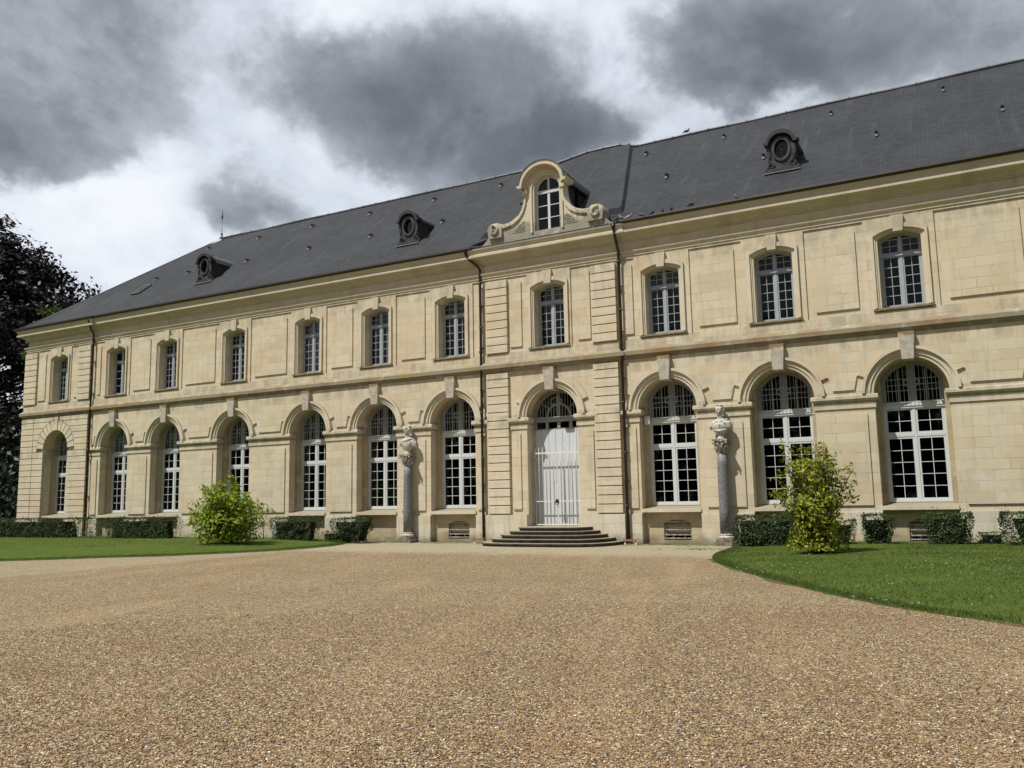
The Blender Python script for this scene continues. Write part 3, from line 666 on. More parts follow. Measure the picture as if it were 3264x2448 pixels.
# archivolts, keystones
for c, k in allb:
    y = 0. if k == 'win' else -.05
    if k != 'corner':
        av = MB(); ro = [(RA+.002, 1.16, .04), (1.16, 1.26, .08), (1.26, 1.31, .105), (1.31, RM, .155)]
        for r0, r1, t in ro: av.band(arc(c, SPR, r0, 0, 180, 36), arc(c, SPR, r1, 0, 180, 36), y-t, y+.04)
        part(av, 'archivolt', 'trim')
        rg = MB(); rg.band(arc(c, SPR, RM, 22, 158, 30), arc(c, SPR, RR, 22, 158, 30), y-T-.014, y+.01); part(rg, 'arch_ring', 'stone')
        ks = MB(); zt, zb_ = (6.58, 5.72)
        ks.add([(c-.24, y-.25, zt), (c+.24, y-.25, zt), (c+.17, y-.2, zb_), (c-.17, y-.2, zb_), (c-.24, .1, zt), (c+.24, .1, zt), (c+.17, .3, zb_), (c-.17, .3, zb_)],
               [(0, 3, 2, 1), (4, 5, 6, 7), (0, 1, 5, 4), (1, 2, 6, 5), (2, 3, 7, 6), (3, 0, 4, 7)])
        part(ks, 'keystone', 'key', bevel=.012)
    # upper window surround
    sr = MB(); ins = [(c-.635, 7.42)]+[q for q in reversed(seg_top(c, .635, 9.66, .2))]+[(c+.635, 7.42)]
    for w0, w1, t, rz in ((.635, .695, .035, .0), (.695, .75, .065, .05), (.75, .83, .115, .10)):
        lo = [(c-w0, 7.42)]+list(reversed(seg_top(c, w0, 9.67+rz*.9, .2)))+[(c+w0, 7.42)]
        hi = [(c-w1, 7.42)]+list(reversed(seg_top(c, w1, 9.67+(rz+.07)*1.0+(.06 if w1 > .8 else 0), .2)))+[(c+w1, 7.42)]
        sr.band(lo, hi, y-t, y+.04)
    ws = part(sr, 'window_surround', 'trim')
    uk = MB(); uk.add([(c-.185, y-.16, 10.36), (c+.185, y-.16, 10.36), (c+.14, y-.14, 9.84), (c-.14, y-.14, 9.84), (c-.185, .05, 10.36), (c+.185, .05, 10.36), (c+.14, .12, 9.84), (c-.14, .12, 9.84)],
                      [(0, 3, 2, 1), (4, 5, 6, 7), (0, 1, 5, 4), (1, 2, 6, 5), (2, 3, 7, 6), (3, 0, 4, 7)])
    uk.build('keystone', M['trim'], ws)
    sl = MB(); sl.sweep([(c-.78, .1, -1, 0), (c-.78, y, -1, -1), (c+.78, y, 1, -1), (c+.78, .1, 1, 0)], [(-.02, 7.31), (.03, 7.31), (.06, 7.34), (.10, 7.35), (.10, 7.40), (-.02, 7.43)])
    sl.box(c-.63, c+.63, -.02, .4, 7.36, 7.43)
    sl.build('window_sill', M['lichen2'], ws)
# rusticated pilasters
def quoin(a, b, z0, z1, y, name='rusticated_pilaster', pitch=.3255):
    mb = MB(); z = z0
    while z < z1-.05:
        e = min(z+pitch-.028, z1); mb.box(a, b, y-.11, y+.02, z, e); z += pitch
    return part(mb, name, 'quoin', bevel=.012)
for a, b in ((-46.84, -45.76), (-16.8, -15.83), (-12.25, -11.26)):
    quoin(a, b, 1.1, 6.52, -.05); quoin(a, b, 7.34, 10.3, -.05)
quoin(-42.15, -41.14, 7.34, 10.3, -.05)
# side return of the corner pilaster
# rusticated ground floor of the corner bay
cr = MB(); z = 1.1; pitch = .3255; c = CORN; RO = 1.62; dz = pitch-.028
while z < 6.5:
    e = min(z+dz, 6.52)
    for s in (-1, 1):
        xo = -45.72 if s < 0 else -41.14
        if e <= SPR+.1: pts = [(xo, z), (xo, e), (c+s*RA, e), (c+s*RA, z)]
        else:
            def xr(zz):
                q = RO*RO-(zz-SPR)**2
                return c+s*(math.sqrt(q) if q > .0001 else .26)
            inn = [(xr(z+(e-z)*k/4) if abs(xr(z+(e-z)*k/4)-c) > .26 else c+s*.26, z+(e-z)*k/4) for k in range(5)]
            pts = [(xo, z), (xo, e)]+list(reversed(inn))
        cr.slab(pts, (), -.16, -.03)
    z += pitch
for i in range(13):
    a0 = 4+172*i/13+.9; a1 = 4+172*(i+1)/13-.9; ro = 1.59 if i != 6 else 1.78
    cr.slab(arc(c, SPR, RA, a0, a1, 4)+list(reversed(arc(c, SPR, ro, a0, a1, 4))), (), -.165 if i != 6 else -.19, -.03)
part(cr, 'rusticated_arch', 'quoin', bevel=.012)

# ------------------------------------------------------------------ windows
def cells(mb, x0, x1, z0, z1, nx, nz, y, b=.019, fr=.05):
    mb.box(x0, x0+fr, y, y+.05, z0, z1); mb.box(x1-fr, x1, y, y+.05, z0, z1); mb.box(x0+fr, x1-fr, y, y+.05, z0, z0+fr); mb.box(x0+fr, x1-fr, y, y+.05, z1-fr, z1)
    for i in range(1, nx): xx = x0+fr+(x1-x0-2*fr)*i/nx; mb.box(xx-b/2, xx+b/2, y+.008, y+.035, z0+fr, z1-fr)
    for i in range(1, nz): zz = z0+fr+(z1-z0-2*fr)*i/nz; mb.box(x0+fr, x1-fr, y+.006, y+.037, zz-b/2, zz+b/2)
def low_window():
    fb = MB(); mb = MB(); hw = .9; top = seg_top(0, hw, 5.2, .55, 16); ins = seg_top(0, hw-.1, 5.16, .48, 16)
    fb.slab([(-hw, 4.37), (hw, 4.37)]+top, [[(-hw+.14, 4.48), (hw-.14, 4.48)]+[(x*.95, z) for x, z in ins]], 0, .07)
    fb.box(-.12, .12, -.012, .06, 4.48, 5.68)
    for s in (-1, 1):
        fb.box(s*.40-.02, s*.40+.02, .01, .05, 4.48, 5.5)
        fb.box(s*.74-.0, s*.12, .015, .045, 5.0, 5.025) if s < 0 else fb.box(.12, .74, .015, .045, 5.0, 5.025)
    mb.box(-hw, hw, -.035, .069, 4.27, 4.36); mb.box(-hw, hw, -.015, .068, 4.36, 4.48)
    mb.box(-hw, -hw+.06, .001, .08, 1.33, 4.27); mb.box(hw-.06, hw, .001, .08, 1.33, 4.27)
    mb.box(-.035, .035, -.012, .07, 1.34, 4.27); mb.box(-hw+.06, hw-.06, -.006, .07, 3.37, 3.46); mb.box(-hw+.001, hw-.001, -.02, .06, 1.33, 1.40)
    for s in (-1, 1):
        a, b = sorted((s*.035, s*(hw-.06)))
        cells(mb, a, b, 3.46, 4.27, 2, 2, .005, fr=.062); cells(mb, a, b, 1.40, 3.37, 2, 5, .005, fr=.062)
    gl = MB(); gl.box(-hw+.03, hw-.03, .055, .06, 1.36, 4.3)
    gl.slab([(-hw+.05, 4.4), (hw-.05, 4.4)]+ins, (), .055, .06)
    gr = MB(); xs = [i*.115 for i in range(-6, 7)]
    for x in xs: gr.tube([(x, -.10, 4.44), (x, -.10, 4.95+math.sqrt(max(.02, .8**2-x*x))*.92)], .0085, 5)
    for z in (4.45, 4.82, 5.18): gr.box(-.8+(.07 if z > 5 else 0), .8-(.07 if z > 5 else 0), -.107, -.094, z-.008, z+.008)
    gr.tube([(.24*math.cos(q*math.pi/10), -.115, 5.07+.14*math.sin(q*math.pi/10)) for q in range(20)], .012, 5, closed=True)
    gr.tube([(.10*math.cos(q*math.pi/6)-.12, -.115, 5.07+.06*math.sin(q*math.pi/6)) for q in range(12)], .009, 5, closed=True)
    gr.tube([(.10*math.cos(q*math.pi/6)+.12, -.115, 5.07+.06*math.sin(q*math.pi/6)) for q in range(12)], .009, 5, closed=True)
    gr.box(-.88, -.8, -.107, .0, 4.44, 4.47); gr.box(.8, .88, -.107, .0, 4.44, 4.47)
    return mb, gl, gr, fb
def up_window(style=0):
    mb = MB(); hw = .63; top = seg_top(0, hw, 9.68, .2, 10)
    mb.slab([(-hw, 9.16), (hw, 9.16)]+top, [[(-hw+.09, 9.22), (hw-.09, 9.22)]+seg_top(0, hw-.09, 9.62, .16, 10)], 0, .06)
    mb.box(-.055, .055, -.02, .05, 9.2, 9.76)
    mb.box(-hw, hw, -.05, .065, 9.13, 9.19); mb.box(-hw, hw, -.025, .065, 9.19, 9.24)
    mb.box(-hw, -hw+.07, .001, .07, 7.43, 9.13); mb.box(hw-.07, hw, .001, .07, 7.43, 9.13); mb.box(-.045, .045, -.015, .06, 7.44, 9.13); mb.box(-hw+.001, hw-.001, -.012, .06, 7.43, 7.5)
    for s in (-1, 1):
        a, b = sorted((s*.045, s*(hw-.07)))
        if style == 0: cells(mb, a, b, 7.5, 9.13, 2, 5, .005, fr=.045); cells(mb, a, b, 9.24, 9.70, 2, 2, .005, fr=.03)
        else: cells(mb, a, b, 7.5, 9.13, 1, 4, .005, fr=.045); cells(mb, a, b, 9.24, 9.70, 1, 1, .005, fr=.03)
    gl = MB(); gl.box(-hw+.03, hw-.03, .045, .05, 7.45, 9.15)
    gl.slab([(-hw+.05, 9.15), (hw-.05, 9.15)]+seg_top(0, hw-.05, 9.64, .17, 10), (), .045, .05); return mb, gl
def dupe(src, x):
    o = src.copy(); COL.objects.link(o); o.location.x += x
    for ch in src.children:
        q = ch.copy(); COL.objects.link(q); q.parent = o
    return o
mb, gl, gr, fb = low_window(); lw0 = mb.build('arched_window', M['white'], BL, loc=(CORN, .60, 0)); gl.build('pane', M['glass'], lw0, loc=(CORN, .60, 0)); gr.build('grille', M['grille'], lw0, loc=(CORN, .60, 0)); fb.build('fanlight', M['shaded_oldpaint'], lw0, loc=(CORN, .60, 0))
for b in BAYS: dupe(lw0, b-CORN)
mb, gl = up_window(1); u1 = mb.build('upper_window', M['greywhite'], BL, loc=(BAYS[0], .31, 0)); gl.build('pane', M['glass'], u1, loc=(BAYS[0], .31, 0))
bl = MB(); bl.box(-.55, .55, .12, .13, 7.5, 9.7); bl.build('blind', M['blind'], u1, loc=(BAYS[0], .31, 0)); u1['label'] = 'upper window with large panes and a pale blind drawn'
mb, gl = up_window(0); uw0 = mb.build('upper_window', M['greywhite'], BL, loc=(CORN, .31, 0)); gl.build('pane', M['glass'], uw0, loc=(CORN, .31, 0))
for b in BAYS[1:]+[CX]: dupe(uw0, b-CORN)
bl = MB(); bl.add([(-.5, .15, 9.7), (.1, .15, 9.7), (.35, .15, 9.3), (.0, .15, 8.9), (-.5, .15, 8.7), (-.5, .16, 9.7), (.1, .16, 9.7), (.35, .16, 9.3), (.0, .16, 8.9), (-.5, .16, 8.7)], [(0, 1, 2, 3, 4), (9, 8, 7, 6, 5)]+[(i, (i+1) % 5, 5+(i+1) % 5, 5+i) for i in range(5)])
wc = [o for o in BL.children if o.name.startswith('upper_window') and abs(o.location.x+WL[BL.name].x-BAYS[2]) < .1][0]; WL[wc.name] = Vector((BAYS[2], .31, 0))
bl.build('curtain', M['blind'], wc, loc=(BAYS[2], .31, 0))

for bx, x0_, x1_, zt_, zb_2 in ((BAYS[4], -.5, -.08, 9.65, 8.85), (BAYS[8], -.5, -.3, 8.9, 8.6), (BAYS[9], .1, .42, 8.2, 7.7), (BAYS[1], .08, .5, 9.1, 8.1)):
    wq = [o for o in BL.children if o.name.startswith('upper_window') and abs(o.location.x+WL[BL.name].x-bx) < .1][0]; WL[wq.name] = Vector((bx, .31, 0))
    bl = MB(); bl.box(x0_, x1_, .16, .18, zb_2, zt_); bl.build('curtain', M['blind'], wq, loc=(bx, .31, 0))

# door
DY = .56
dr = MB(); x0, x1 = CX-RA+.02, CX+RA-.02
for i in range(7):
    a = x0+.02+(x1-x0-.04)*i/7; b = x0+.02+(x1-x0-.04)*(i+1)/7; dr.box(a+.006, b-.006, DY-.02, DY+.03, .63, 4.27)
dr.box(x0, x1, DY+.01, DY+.02, .62, 4.28)
door = part(dr, 'door', 'door', bevel=.006)
df = MB(); df.box(x0, x1, DY-.06, DY+.07, 4.56, 4.74); df.box(x0, x1, DY-.01, DY+.06, 4.28, 4.31)
for xx in (x0+.04, CX-.50, CX-.0, CX+.50, x1-.04): df.box(xx-.06, xx+.06, DY-.02, DY+.06, 4.31, 4.56)
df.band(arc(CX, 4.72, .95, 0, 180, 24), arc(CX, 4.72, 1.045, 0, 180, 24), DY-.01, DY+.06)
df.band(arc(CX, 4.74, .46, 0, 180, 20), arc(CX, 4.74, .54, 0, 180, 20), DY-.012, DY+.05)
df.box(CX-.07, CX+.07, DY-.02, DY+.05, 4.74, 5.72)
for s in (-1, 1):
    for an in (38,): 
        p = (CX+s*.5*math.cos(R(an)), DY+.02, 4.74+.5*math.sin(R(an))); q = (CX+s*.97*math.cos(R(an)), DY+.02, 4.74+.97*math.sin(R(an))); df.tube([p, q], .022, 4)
fan = df.build('fanlight', M['shaded_oldpaint'], door)
gl = MB(); gl.slab([(x0+.05, 4.3), (x1-.05, 4.3)]+arc(CX, 4.72, .98, 0, 180, 20), (), DY+.035, DY+.04); gl.build('pane', M['glass'], door)
gg = MB()
for i in range(-8, 9):
    x = CX+i*.118; gg.tube([(x, DY-.16, 4.73), (x, DY-.16, 4.73+math.sqrt(max(.03, .985**2-(x-CX)**2)))], .009, 5)
gg.box(CX-1.0, CX+1.0, DY-.17, DY-.15, 4.72, 4.745)
gg.tube([(CX+.24*math.cos(q*math.pi/10), DY-.18, 5.33+.15*math.sin(q*math.pi/10)) for q in range(20)], .014, 5, closed=True)
gg.tube([(CX+.1+.1*math.cos(q*math.pi/6), DY-.18, 5.33+.07*math.sin(q*math.pi/6)) for q in range(12)], .01, 5, closed=True)
gg.build('grille', M['grille'], door)
# barred gate in front of the door
GY = .27; gt = MB(); gx0, gx1 = CX-.93, CX+.99
gate = MB(); n = 13
for i in range(n):
    x = gx0+.03+(gx1-gx0-.06)*i/(n-1); zt = 3.60
    if i == 6: continue
    gate.tube([(x, GY, .68), (x, GY, zt-.05), (x, GY, zt)], [.0145, .0145, .003], 6)
gate.box(gx0, gx1, GY-.012, GY+.012, 3.34, 3.39); gate.box(gx0, gx1, GY-.012, GY+.012, .66, .70); gate.box(gx0, gx1, GY-.01, GY+.01, 1.53, 1.565)
gate.box(CX+.0, CX+.035, GY-.015, GY+.015, .64, 3.37)
gt_o = part(gate, 'barred_gate', 'rustwhite')
gp = MB(); gp.box(gx0-.085, gx0-.045, GY-.02, GY+.02, .62, 3.4); gp.box(gx0-.09, gx0, GY-.02, GY+.02, 3.4, 3.425); gp.build('gate_post', M['grille'], gt_o)
lk = MB(); lk.box(CX-.06, CX+.05, GY-.05, GY-.016, 1.48, 1.62); lk.tube([(CX+.0+.08*math.cos(q), GY-.05, 1.5+.10*math.sin(q)) for q in np.linspace(0, 6.28, 12)], .012, 5); lk.build('padlock', M['gutter'], gt_o)

# alarm box
al = MB(); al.box(-10.50, -10.31, .30, .378, 4.22, 4.52); al_o = part(al, 'alarm_box', 'plastic', bevel=.015)
al = MB(); al.box(-10.43, -10.38, .29, .299, 4.46, 4.5); al.build('warning_light', M['red'], al_o)

# ------------------------------------------------------------------ roof
EZ, EY = 11.62, -.45
def rz(y): return 12.45+.817*(y-.6) if y > .6 else 11.66+(12.45-11.66)*(y-EY)/(.6-EY)
RY, RZ = 6.95, 12.45+.817*6.35; HXE = -39.35; EX = XL-.45
rf = MB()
ys = [EY, .0, .6, RY]
def hipx(y):  # x of the hip line for a given y
    return EX+(HXE-EX)*((y-EY)/(RY-EY))
NX = 140
def front_row(y, zz): return [(hipx(y)+(XR+.3-hipx(y))*i/NX, max(y, .12) if -17.05 < hipx(y)+(XR+.3-hipx(y))*i/NX < -11.05 else y, zz+.02*noise.noise(Vector((i*.7, y, 0)))*(1 if y > 0 else .2)) for i in range(NX+1)]
yy = [EY, -.2, .2, .6, 2, 4, 5.5, RY]; rows = [front_row(y, rz(y)) for y in yy]; vs = [p for r_ in rows for p in r_]
fs = [(i*(NX+1)+j, i*(NX+1)+j+1, (i+1)*(NX+1)+j+1, (i+1)*(NX+1)+j) for i in range(len(yy)-1) for j in range(NX)]
rf.add(vs, fs)
bk = 2*RY-EY
rf.add([(EX, EY, 11.66), (HXE, RY, RZ), (EX, bk, 11.66)], [(0, 1, 2)])
rf.add([(EX, bk, 11.66), (HXE, RY, RZ), (XR+.3, RY, RZ), (XR+.3, bk, 11.66)], [(0, 3, 2, 1)])
rf.add([(EX, EY, 11.64), (EX, bk, 11.64), (XR+.3, bk, 11.64), (XR+.3, EY, 11.64)], [(0, 1, 2, 3)])
roof = part(rf, 'roof', 'slate')
# raised roof over the entrance bay
cr_ = MB(); h = .24
def up_(y): return rz(y)+h
A = [(-17.0, .3), (-16.95, .7), (-15.1, RY)]; B = [(-11.12, .3), (-11.2, .7), (-13.05, RY)]
L0 = [(-17.3, .3), (-17.3, .7), (-16.8, RY)]; R1 = [(-11.02, .3), (-11.08, .7), (-12.9, RY)]
vv = []
for (xa, y), (xb, _), (l, _), (r_, _) in zip(A, B, L0, R1): vv += [(l, max(y, EY), rz(max(y, EY))-.02), (xa, y, rz(max(y, EY))+h), (xb, y, rz(max(y, EY))+h), (r_, max(y, EY), rz(max(y, EY))-.02)]
cr_.add(vv, [(i*4+j, i*4+j+1, i*4+5+j, i*4+4+j) for i in range(2) for j in range(3)]+[(8, 9, 10, 11)]+[(0, 3, 2, 1)])
cr_.build('raised_roof', M['slate'], roof)
rc = MB(); pts = [(HXE, RY, RZ+.03)]
for i in range(1, 60):
    x = HXE+(XR+.3-HXE)*i/59; zz = RZ+.03
    if -16.9 < x < -12.8: zz += h*min(1, max(0, (x+16.9)/1.8)) if x < -15 else h
    pts.append((x, RY, zz+.04*noise.noise(Vector((x*.35, 0, 0)))))
rc.tube(pts, .07, 8)
for i in range(0, 59): rc.tube([Vector(pts[i])-Vector((.02, 0, 0)), Vector(pts[i])+Vector((.03, 0, 0))], .085, 8)
rc.tube([(EX, EY, 11.68), (hipx(.6), .6, rz(.6)+.01), (HXE, RY, RZ+.02)], .03, 6)
rc.build('ridge_cap', M['lead'], roof)
fn = MB(); fn.lathe([(.16, RZ-.05), (.12, RZ+.1), (.05, RZ+.2), (.04, RZ+.26), (.09, RZ+.3), (.03, RZ+.36), (.014, RZ+.5), (.02, RZ+.55), (.012, RZ+.6), (.009, RZ+1.2), (.035, RZ+1.25), (.07, RZ+1.42), (.05, RZ+1.5), (.02, RZ+1.56), (.03, RZ+1.62), (.004, RZ+1.85)], (HXE, RY), 10)
fo = fn.build('roof_finial', M['lead'], roof)
zc = MB(); zc.add([(HXE-.55, RY-.5, RZ-.42), (HXE+.25, RY-.28, RZ-.2), (HXE, RY, RZ+.12), (HXE-.6, RY+.5, RZ-.4)], [(0, 1, 2), (0, 2, 3), (1, 3, 2), (0, 3, 1)]); zc.build('zinc_cap', M['zinc'], roof)
# roof vents
vts = [(x, 2.85) for x in (-39.85, -37.3, -32.9, -28.65, -24.8, -20.7, -16.6, -10.05, -6.25, -2.3, 1.6, 5.6)]+[(x, 5.75) for x in (-39.0, -35.0, -31.05, -27.1, -23.05, -19.2, -11.85, -8.4, -4.1, -.1, 4)]
vm = MB(); SV = .75; vm.add([(-.07, -.16, .0), (.07, -.16, .0), (.07, -.14, .12), (-.07, -.14, .12), (-.06, .16, .16), (.06, .16, .16), (-.04, -.14, .15), (.04, -.14, .15)], [(0, 1, 2, 7, 6, 3), (2, 1, 5), (0, 3, 4), (6, 7, 5, 4), (2, 5, 7), (3, 6, 4)])
vm.v = [tuple(q*SV for q in v) for v in vm.v]; vn = vm.build('roof_vent', M['gutter'], BL, loc=(vts[0][0], vts[0][1], rz(vts[0][1])+.0))
mo = MB(); mo.box(-.05, .05, -.140, -.121, .010, .09); mo.build('vent_mouth', M['dark'], vn, loc=(vts[0][0], vts[0][1], rz(vts[0][1])))
fl = MB(); fl.add([(-.05, -.24, -.135), (.05, -.24, -.135), (.05, -.12, .0), (-.05, -.12, .0)], [(0, 1, 2, 3)]); fl.build('flashing', M['lead'], vn, loc=(vts[0][0], vts[0][1], rz(vts[0][1])))
for (x, y) in vts[1:]:
    o = dupe(vn, x-vts[0][0]); o.location.y += y-vts[0][1]; o.location.z += rz(y)-rz(vts[0][1])
sk = MB()
def onroof(x, y, o=0.): return (x, y-o*.63, rz(y)+o*.77)
sk.add([onroof(*p, o) for o in (0, .09) for p in ((-40.1, 1.4), (-39.45, 1.4), (-39.45, 2.2), (-40.1, 2.2))], [(0, 1, 5, 4), (1, 2, 6, 5), (2, 3, 7, 6), (3, 0, 4, 7), (4, 5, 6, 7)])
sko = part(sk, 'skylight', 'lead'); sp = MB(); sp.add([onroof(*p, .1) for p in ((-40.02, 1.48), (-39.53, 1.48), (-39.53, 2.12), (-40.02, 2.12))], [(0, 1, 2, 3)]); sp.build('pane', M['slate'], sko)
# lightning strip along the roof: skipped

# gutter
gu = MB()
def gut(P): gu.sweep(P, [(.38, 11.575), (.45, 11.545), (.52, 11.55), (.565, 11.61), (.555, 11.68), (.53, 11.68), (.47, 11.62), (.38, 11.64)])
gut([(XL, DEPTH, -1, 0), (XL, -.05, -1, -1), (-41.08, -.05, 1, -1), (-41.08, .0, 0, -1), (-17.2, 0., 0, -1)]); gut([(-10.85, 0, 0, -1), (XR+.3, 0., 0, -1)])
part(gu, 'gutter', 'gutter')
ft = MB(); ft.box(-17.2, -10.85, -.46, .05, 11.562, 11.585); ft.box(-17.22, -10.83, -.475, -.42, 11.56, 11.605); part(ft, 'lead_flashing', 'lead')
for nm, pts in (('a', [(-41.0, -.44, 11.55), (-41.0, -.42, 11.4), (-40.98, -.3, 11.0), (-40.96, -.15, 10.8), (-40.96, -.15, .1)]),
                ('b', [(-17.5, -.44, 11.55), (-17.5, -.43, 11.40), (-17.38, -.35, 11.2), (-17.1, -.22, 10.95), (-17.02, -.16, 10.8), (-17.02, -.15, .1)]),
                ('c', [(-11.12, -.5, 11.55), (-11.12, -.49, 11.4), (-11.12, -.4, 11.2), (-11.1, -.28, 10.85), (-11.09, -.17, 10.65), (-11.09, -.16, .08)])):
    d = MB(); d.tube(pts, .052, 10)
    z = 9.9
    for z in (10.2, 8.4, 6.8, 5.0, 3.2, 1.3): d.tube([(pts[-1][0], pts[-1][1], z), (pts[-1][0], pts[-1][1], z+.07)], .068, 10)
    d.tube([(pts[0][0], pts[0][1], 11.58), (pts[0][0], pts[0][1], 11.42)], [.09, .06], 10)
    do = part(d, 'drainpipe', 'gutter')
    b = MB()
    for z in (9.3, 7.6, 5.9, 4.1, 2.2): b.box(pts[-1][0]-.075, pts[-1][0]+.075, pts[-1][1]-.02, pts[-1][1]+.13, z, z+.03)
    b.build('bracket', M['gutter'], do)

# round window dormers on the slate
def ell(cx, cz, rx, rzz, n=24, a0=0, a1=360): return [(cx+rx*math.cos(R(a0+(a1-a0)*i/n)), cz+rzz*math.sin(R(a0+(a1-a0)*i/n))) for i in range(n)]
def dormer(x, y):
    z0 = rz(y)-.05; L = (x, y, z0)
    f = MB(); out = [(-.56, 0), (.56, 0), (.56, .2), (.50, .3), (.47, .5), (.41, .62), (.40, 1.0)]+[(.42*math.cos(R(a)), 1.0+.36*math.sin(R(a))) for a in range(8, 180, 12)]+[(-.40, 1.0), (-.41, .62), (-.47, .5), (-.50, .3), (-.56, .2)]
    f.slab(out, [list(reversed(ell(0, .86, .24, .35)))], 0, .16)
    o = part(f, 'round_dormer', 'dormer', loc=L, bevel=.01)
    r = MB(); i_ = ell(0, .86, .24, .35, 28)+[(.24, .86)]; o_ = ell(0, .86, .33, .45, 28)+[(.33, .86)]; r.band(i_, o_, -.05, .0); r.build('window_ring', M['dormer'], o, loc=L)
    for s in (-1, 1):
        v = MB(); pts = [(s*(.44+.0*k), -.02, .62-.05*k) for k in range(4)]+[(s*(.40-(.13-.011*k)*math.cos(k*.55)), -.03, .30-(.13-.011*k)*math.sin(k*.55)*-1*(-1)) for k in range(10)]
        v.tube(pts, .028, 6); v.box(s*.44-.06, s*.44+.06, -.04, .0, .62, .98); v.build('volute', M['dormer'], o, loc=L)
    v = MB(); v.box(-.6, .6, -.05, .02, .0, .17); v.build('base', M['dormer'], o, loc=L)
    h_ = MB(); inn = [(-.56, 1.04), (-.44, 1.04)]+[(.42*math.cos(R(a)), 1.06+.36*math.sin(R(a))) for a in range(172, 0, -12)]+[(.44, 1.04), (.56, 1.04)]
    ot = [(-.62, 1.13), (-.50, 1.15)]+[(.50*math.cos(R(a)), 1.12+.44*math.sin(R(a))) for a in range(172, 0, -12)]+[(.50, 1.15), (.62, 1.13)]
    h_.band(inn, ot, -.14, .2); h_.build('hood', M['darkslate'], o, loc=L)
    back = (1.2)/.817+.1; k = MB()
    k.band([(-.42, 1.0)]+[(.40*math.cos(R(a)), 1.04+.36*math.sin(R(a))) for a in range(172, 0, -12)]+[(.42, 1.0)], [(-.56, 1.08)]+[(.47*math.cos(R(a)), 1.10+.42*math.sin(R(a))) for a in range(172, 0, -12)]+[(.56, 1.08)], .19, back+.45)
    k.build('dormer_roof', M['lead'], o, loc=L)
    for s in (-1, 1): c = MB(); c.add([(s*.42, .15, 0), (s*.42, .15, 1.1), (s*.42, back, 1.1), (s*.40, .15, 0), (s*.40, .15, 1.1), (s*.40, back, 1.1)], [(0, 1, 2), (5, 4, 3), (0, 3, 4, 1), (1, 4, 5, 2), (2, 5, 3, 0)]); c.build('cheek', M['darkslate'], o, loc=L)
    p = MB(); p.box(-.3, .3, .10, .11, .45, 1.28); po = p.build('pane', M['glass'], o, loc=L); p = MB(); p.box(-.3, .3, .2, .22, .4, 1.3); p.build('dark_loft', M['dark'], o, loc=L)
    p = MB(); p.box(-.24, .24, .085, .098, .855, .865); p.box(-.006, .006, .085, .098, .52, 1.2); p.build('glazing_bar', M['dormer'], o, loc=L)
    p = MB(); p.add([(-.66, -.22, -.06), (.66, -.22, -.06), (.6, -.0, .07), (-.6, -.0, .07)], [(0, 1, 2, 3)]); p.build('flashing', M['lead'], o, loc=L)
    return o
for x, y in ((-34.37, 1.32), (-21.46, 1.2), (-5.35, 1.36)): dormer(x, y)

# big stone dormer over the entrance
DX, DYY, WX = -14.05, -.24, -13.93
def gx(pts): return [(DX+x, z) for x, z in pts]
half = [(2.98, 11.585), (2.96, 11.66), (2.70, 11.80), (2.52, 11.98), (2.50, 12.30), (2.44, 12.46), (2.3, 12.54), (2.05, 12.54), (1.85, 12.48), (1.62, 12.48), (1.38, 12.56), (1.12, 12.73), (.94, 12.96), (.86, 13.2), (.82, 13.5), (.82, 13.76)]
topc = [(.86*math.cos(R(a)), 13.76+.82*math.sin(R(a))) for a in range(8, 90, 9)]
outl = half+topc; outl = outl+[(-x, z) for x, z in reversed(outl)]
wn = [(WX-.54, 11.95), (WX+.54, 11.95)]+arc(WX, 13.60, .54, 0, 180, 20)
gb = MB(); gb.slab(gx(outl), [wn], DYY, DYY+.5)
GB = part(gb, 'stone_dormer', 'gable', bevel=.015)
md = MB()
md.band([(WX-.62, 11.9)]+arc(WX, 13.60, .62, 180, 0, 24)+[(WX+.62, 11.9)], [(WX-.70, 11.9)]+arc(WX, 13.60, .70, 180, 0, 24)+[(WX+.70, 11.9)], DYY-.05, DYY+.01)
hood_i = [(-1.02, 13.70), (-.86, 13.70)]+[(.84*math.cos(R(a)), 13.74+.76*math.sin(R(a))) for a in range(174, 0, -6)]+[(.86, 13.70), (1.02, 13.70)]
hood_o = [(-1.10, 13.85), (-.94, 13.87)]+[(.95*math.cos(R(a)), 13.80+.86*math.sin(R(a))) for a in range(174, 0, -6)]+[(.94, 13.87), (1.10, 13.85)]
mid = [((a[0]+b[0])/2, (a[1]+b[1])/2) for a, b in zip(hood_i, hood_o)]
md.band(gx([(x*.93, z-.06) for x, z in hood_i]), gx(hood_i), DYY-.10, DYY+.3)
md.band(gx(hood_i), gx(hood_o), DYY-.26, DYY+.5)
md.box(DX-3.02, DX+3.02, DYY-.10, DYY+.02, 11.587, 11.66)
md.build('hood_mould', M['trim'], GB)
cp = MB(); cp.band(gx(hood_o), gx([(x*1.03, z+.035) for x, z in hood_o]), DYY-.29, DYY+.52); cp.build('hood_capping', M['lead'], GB)
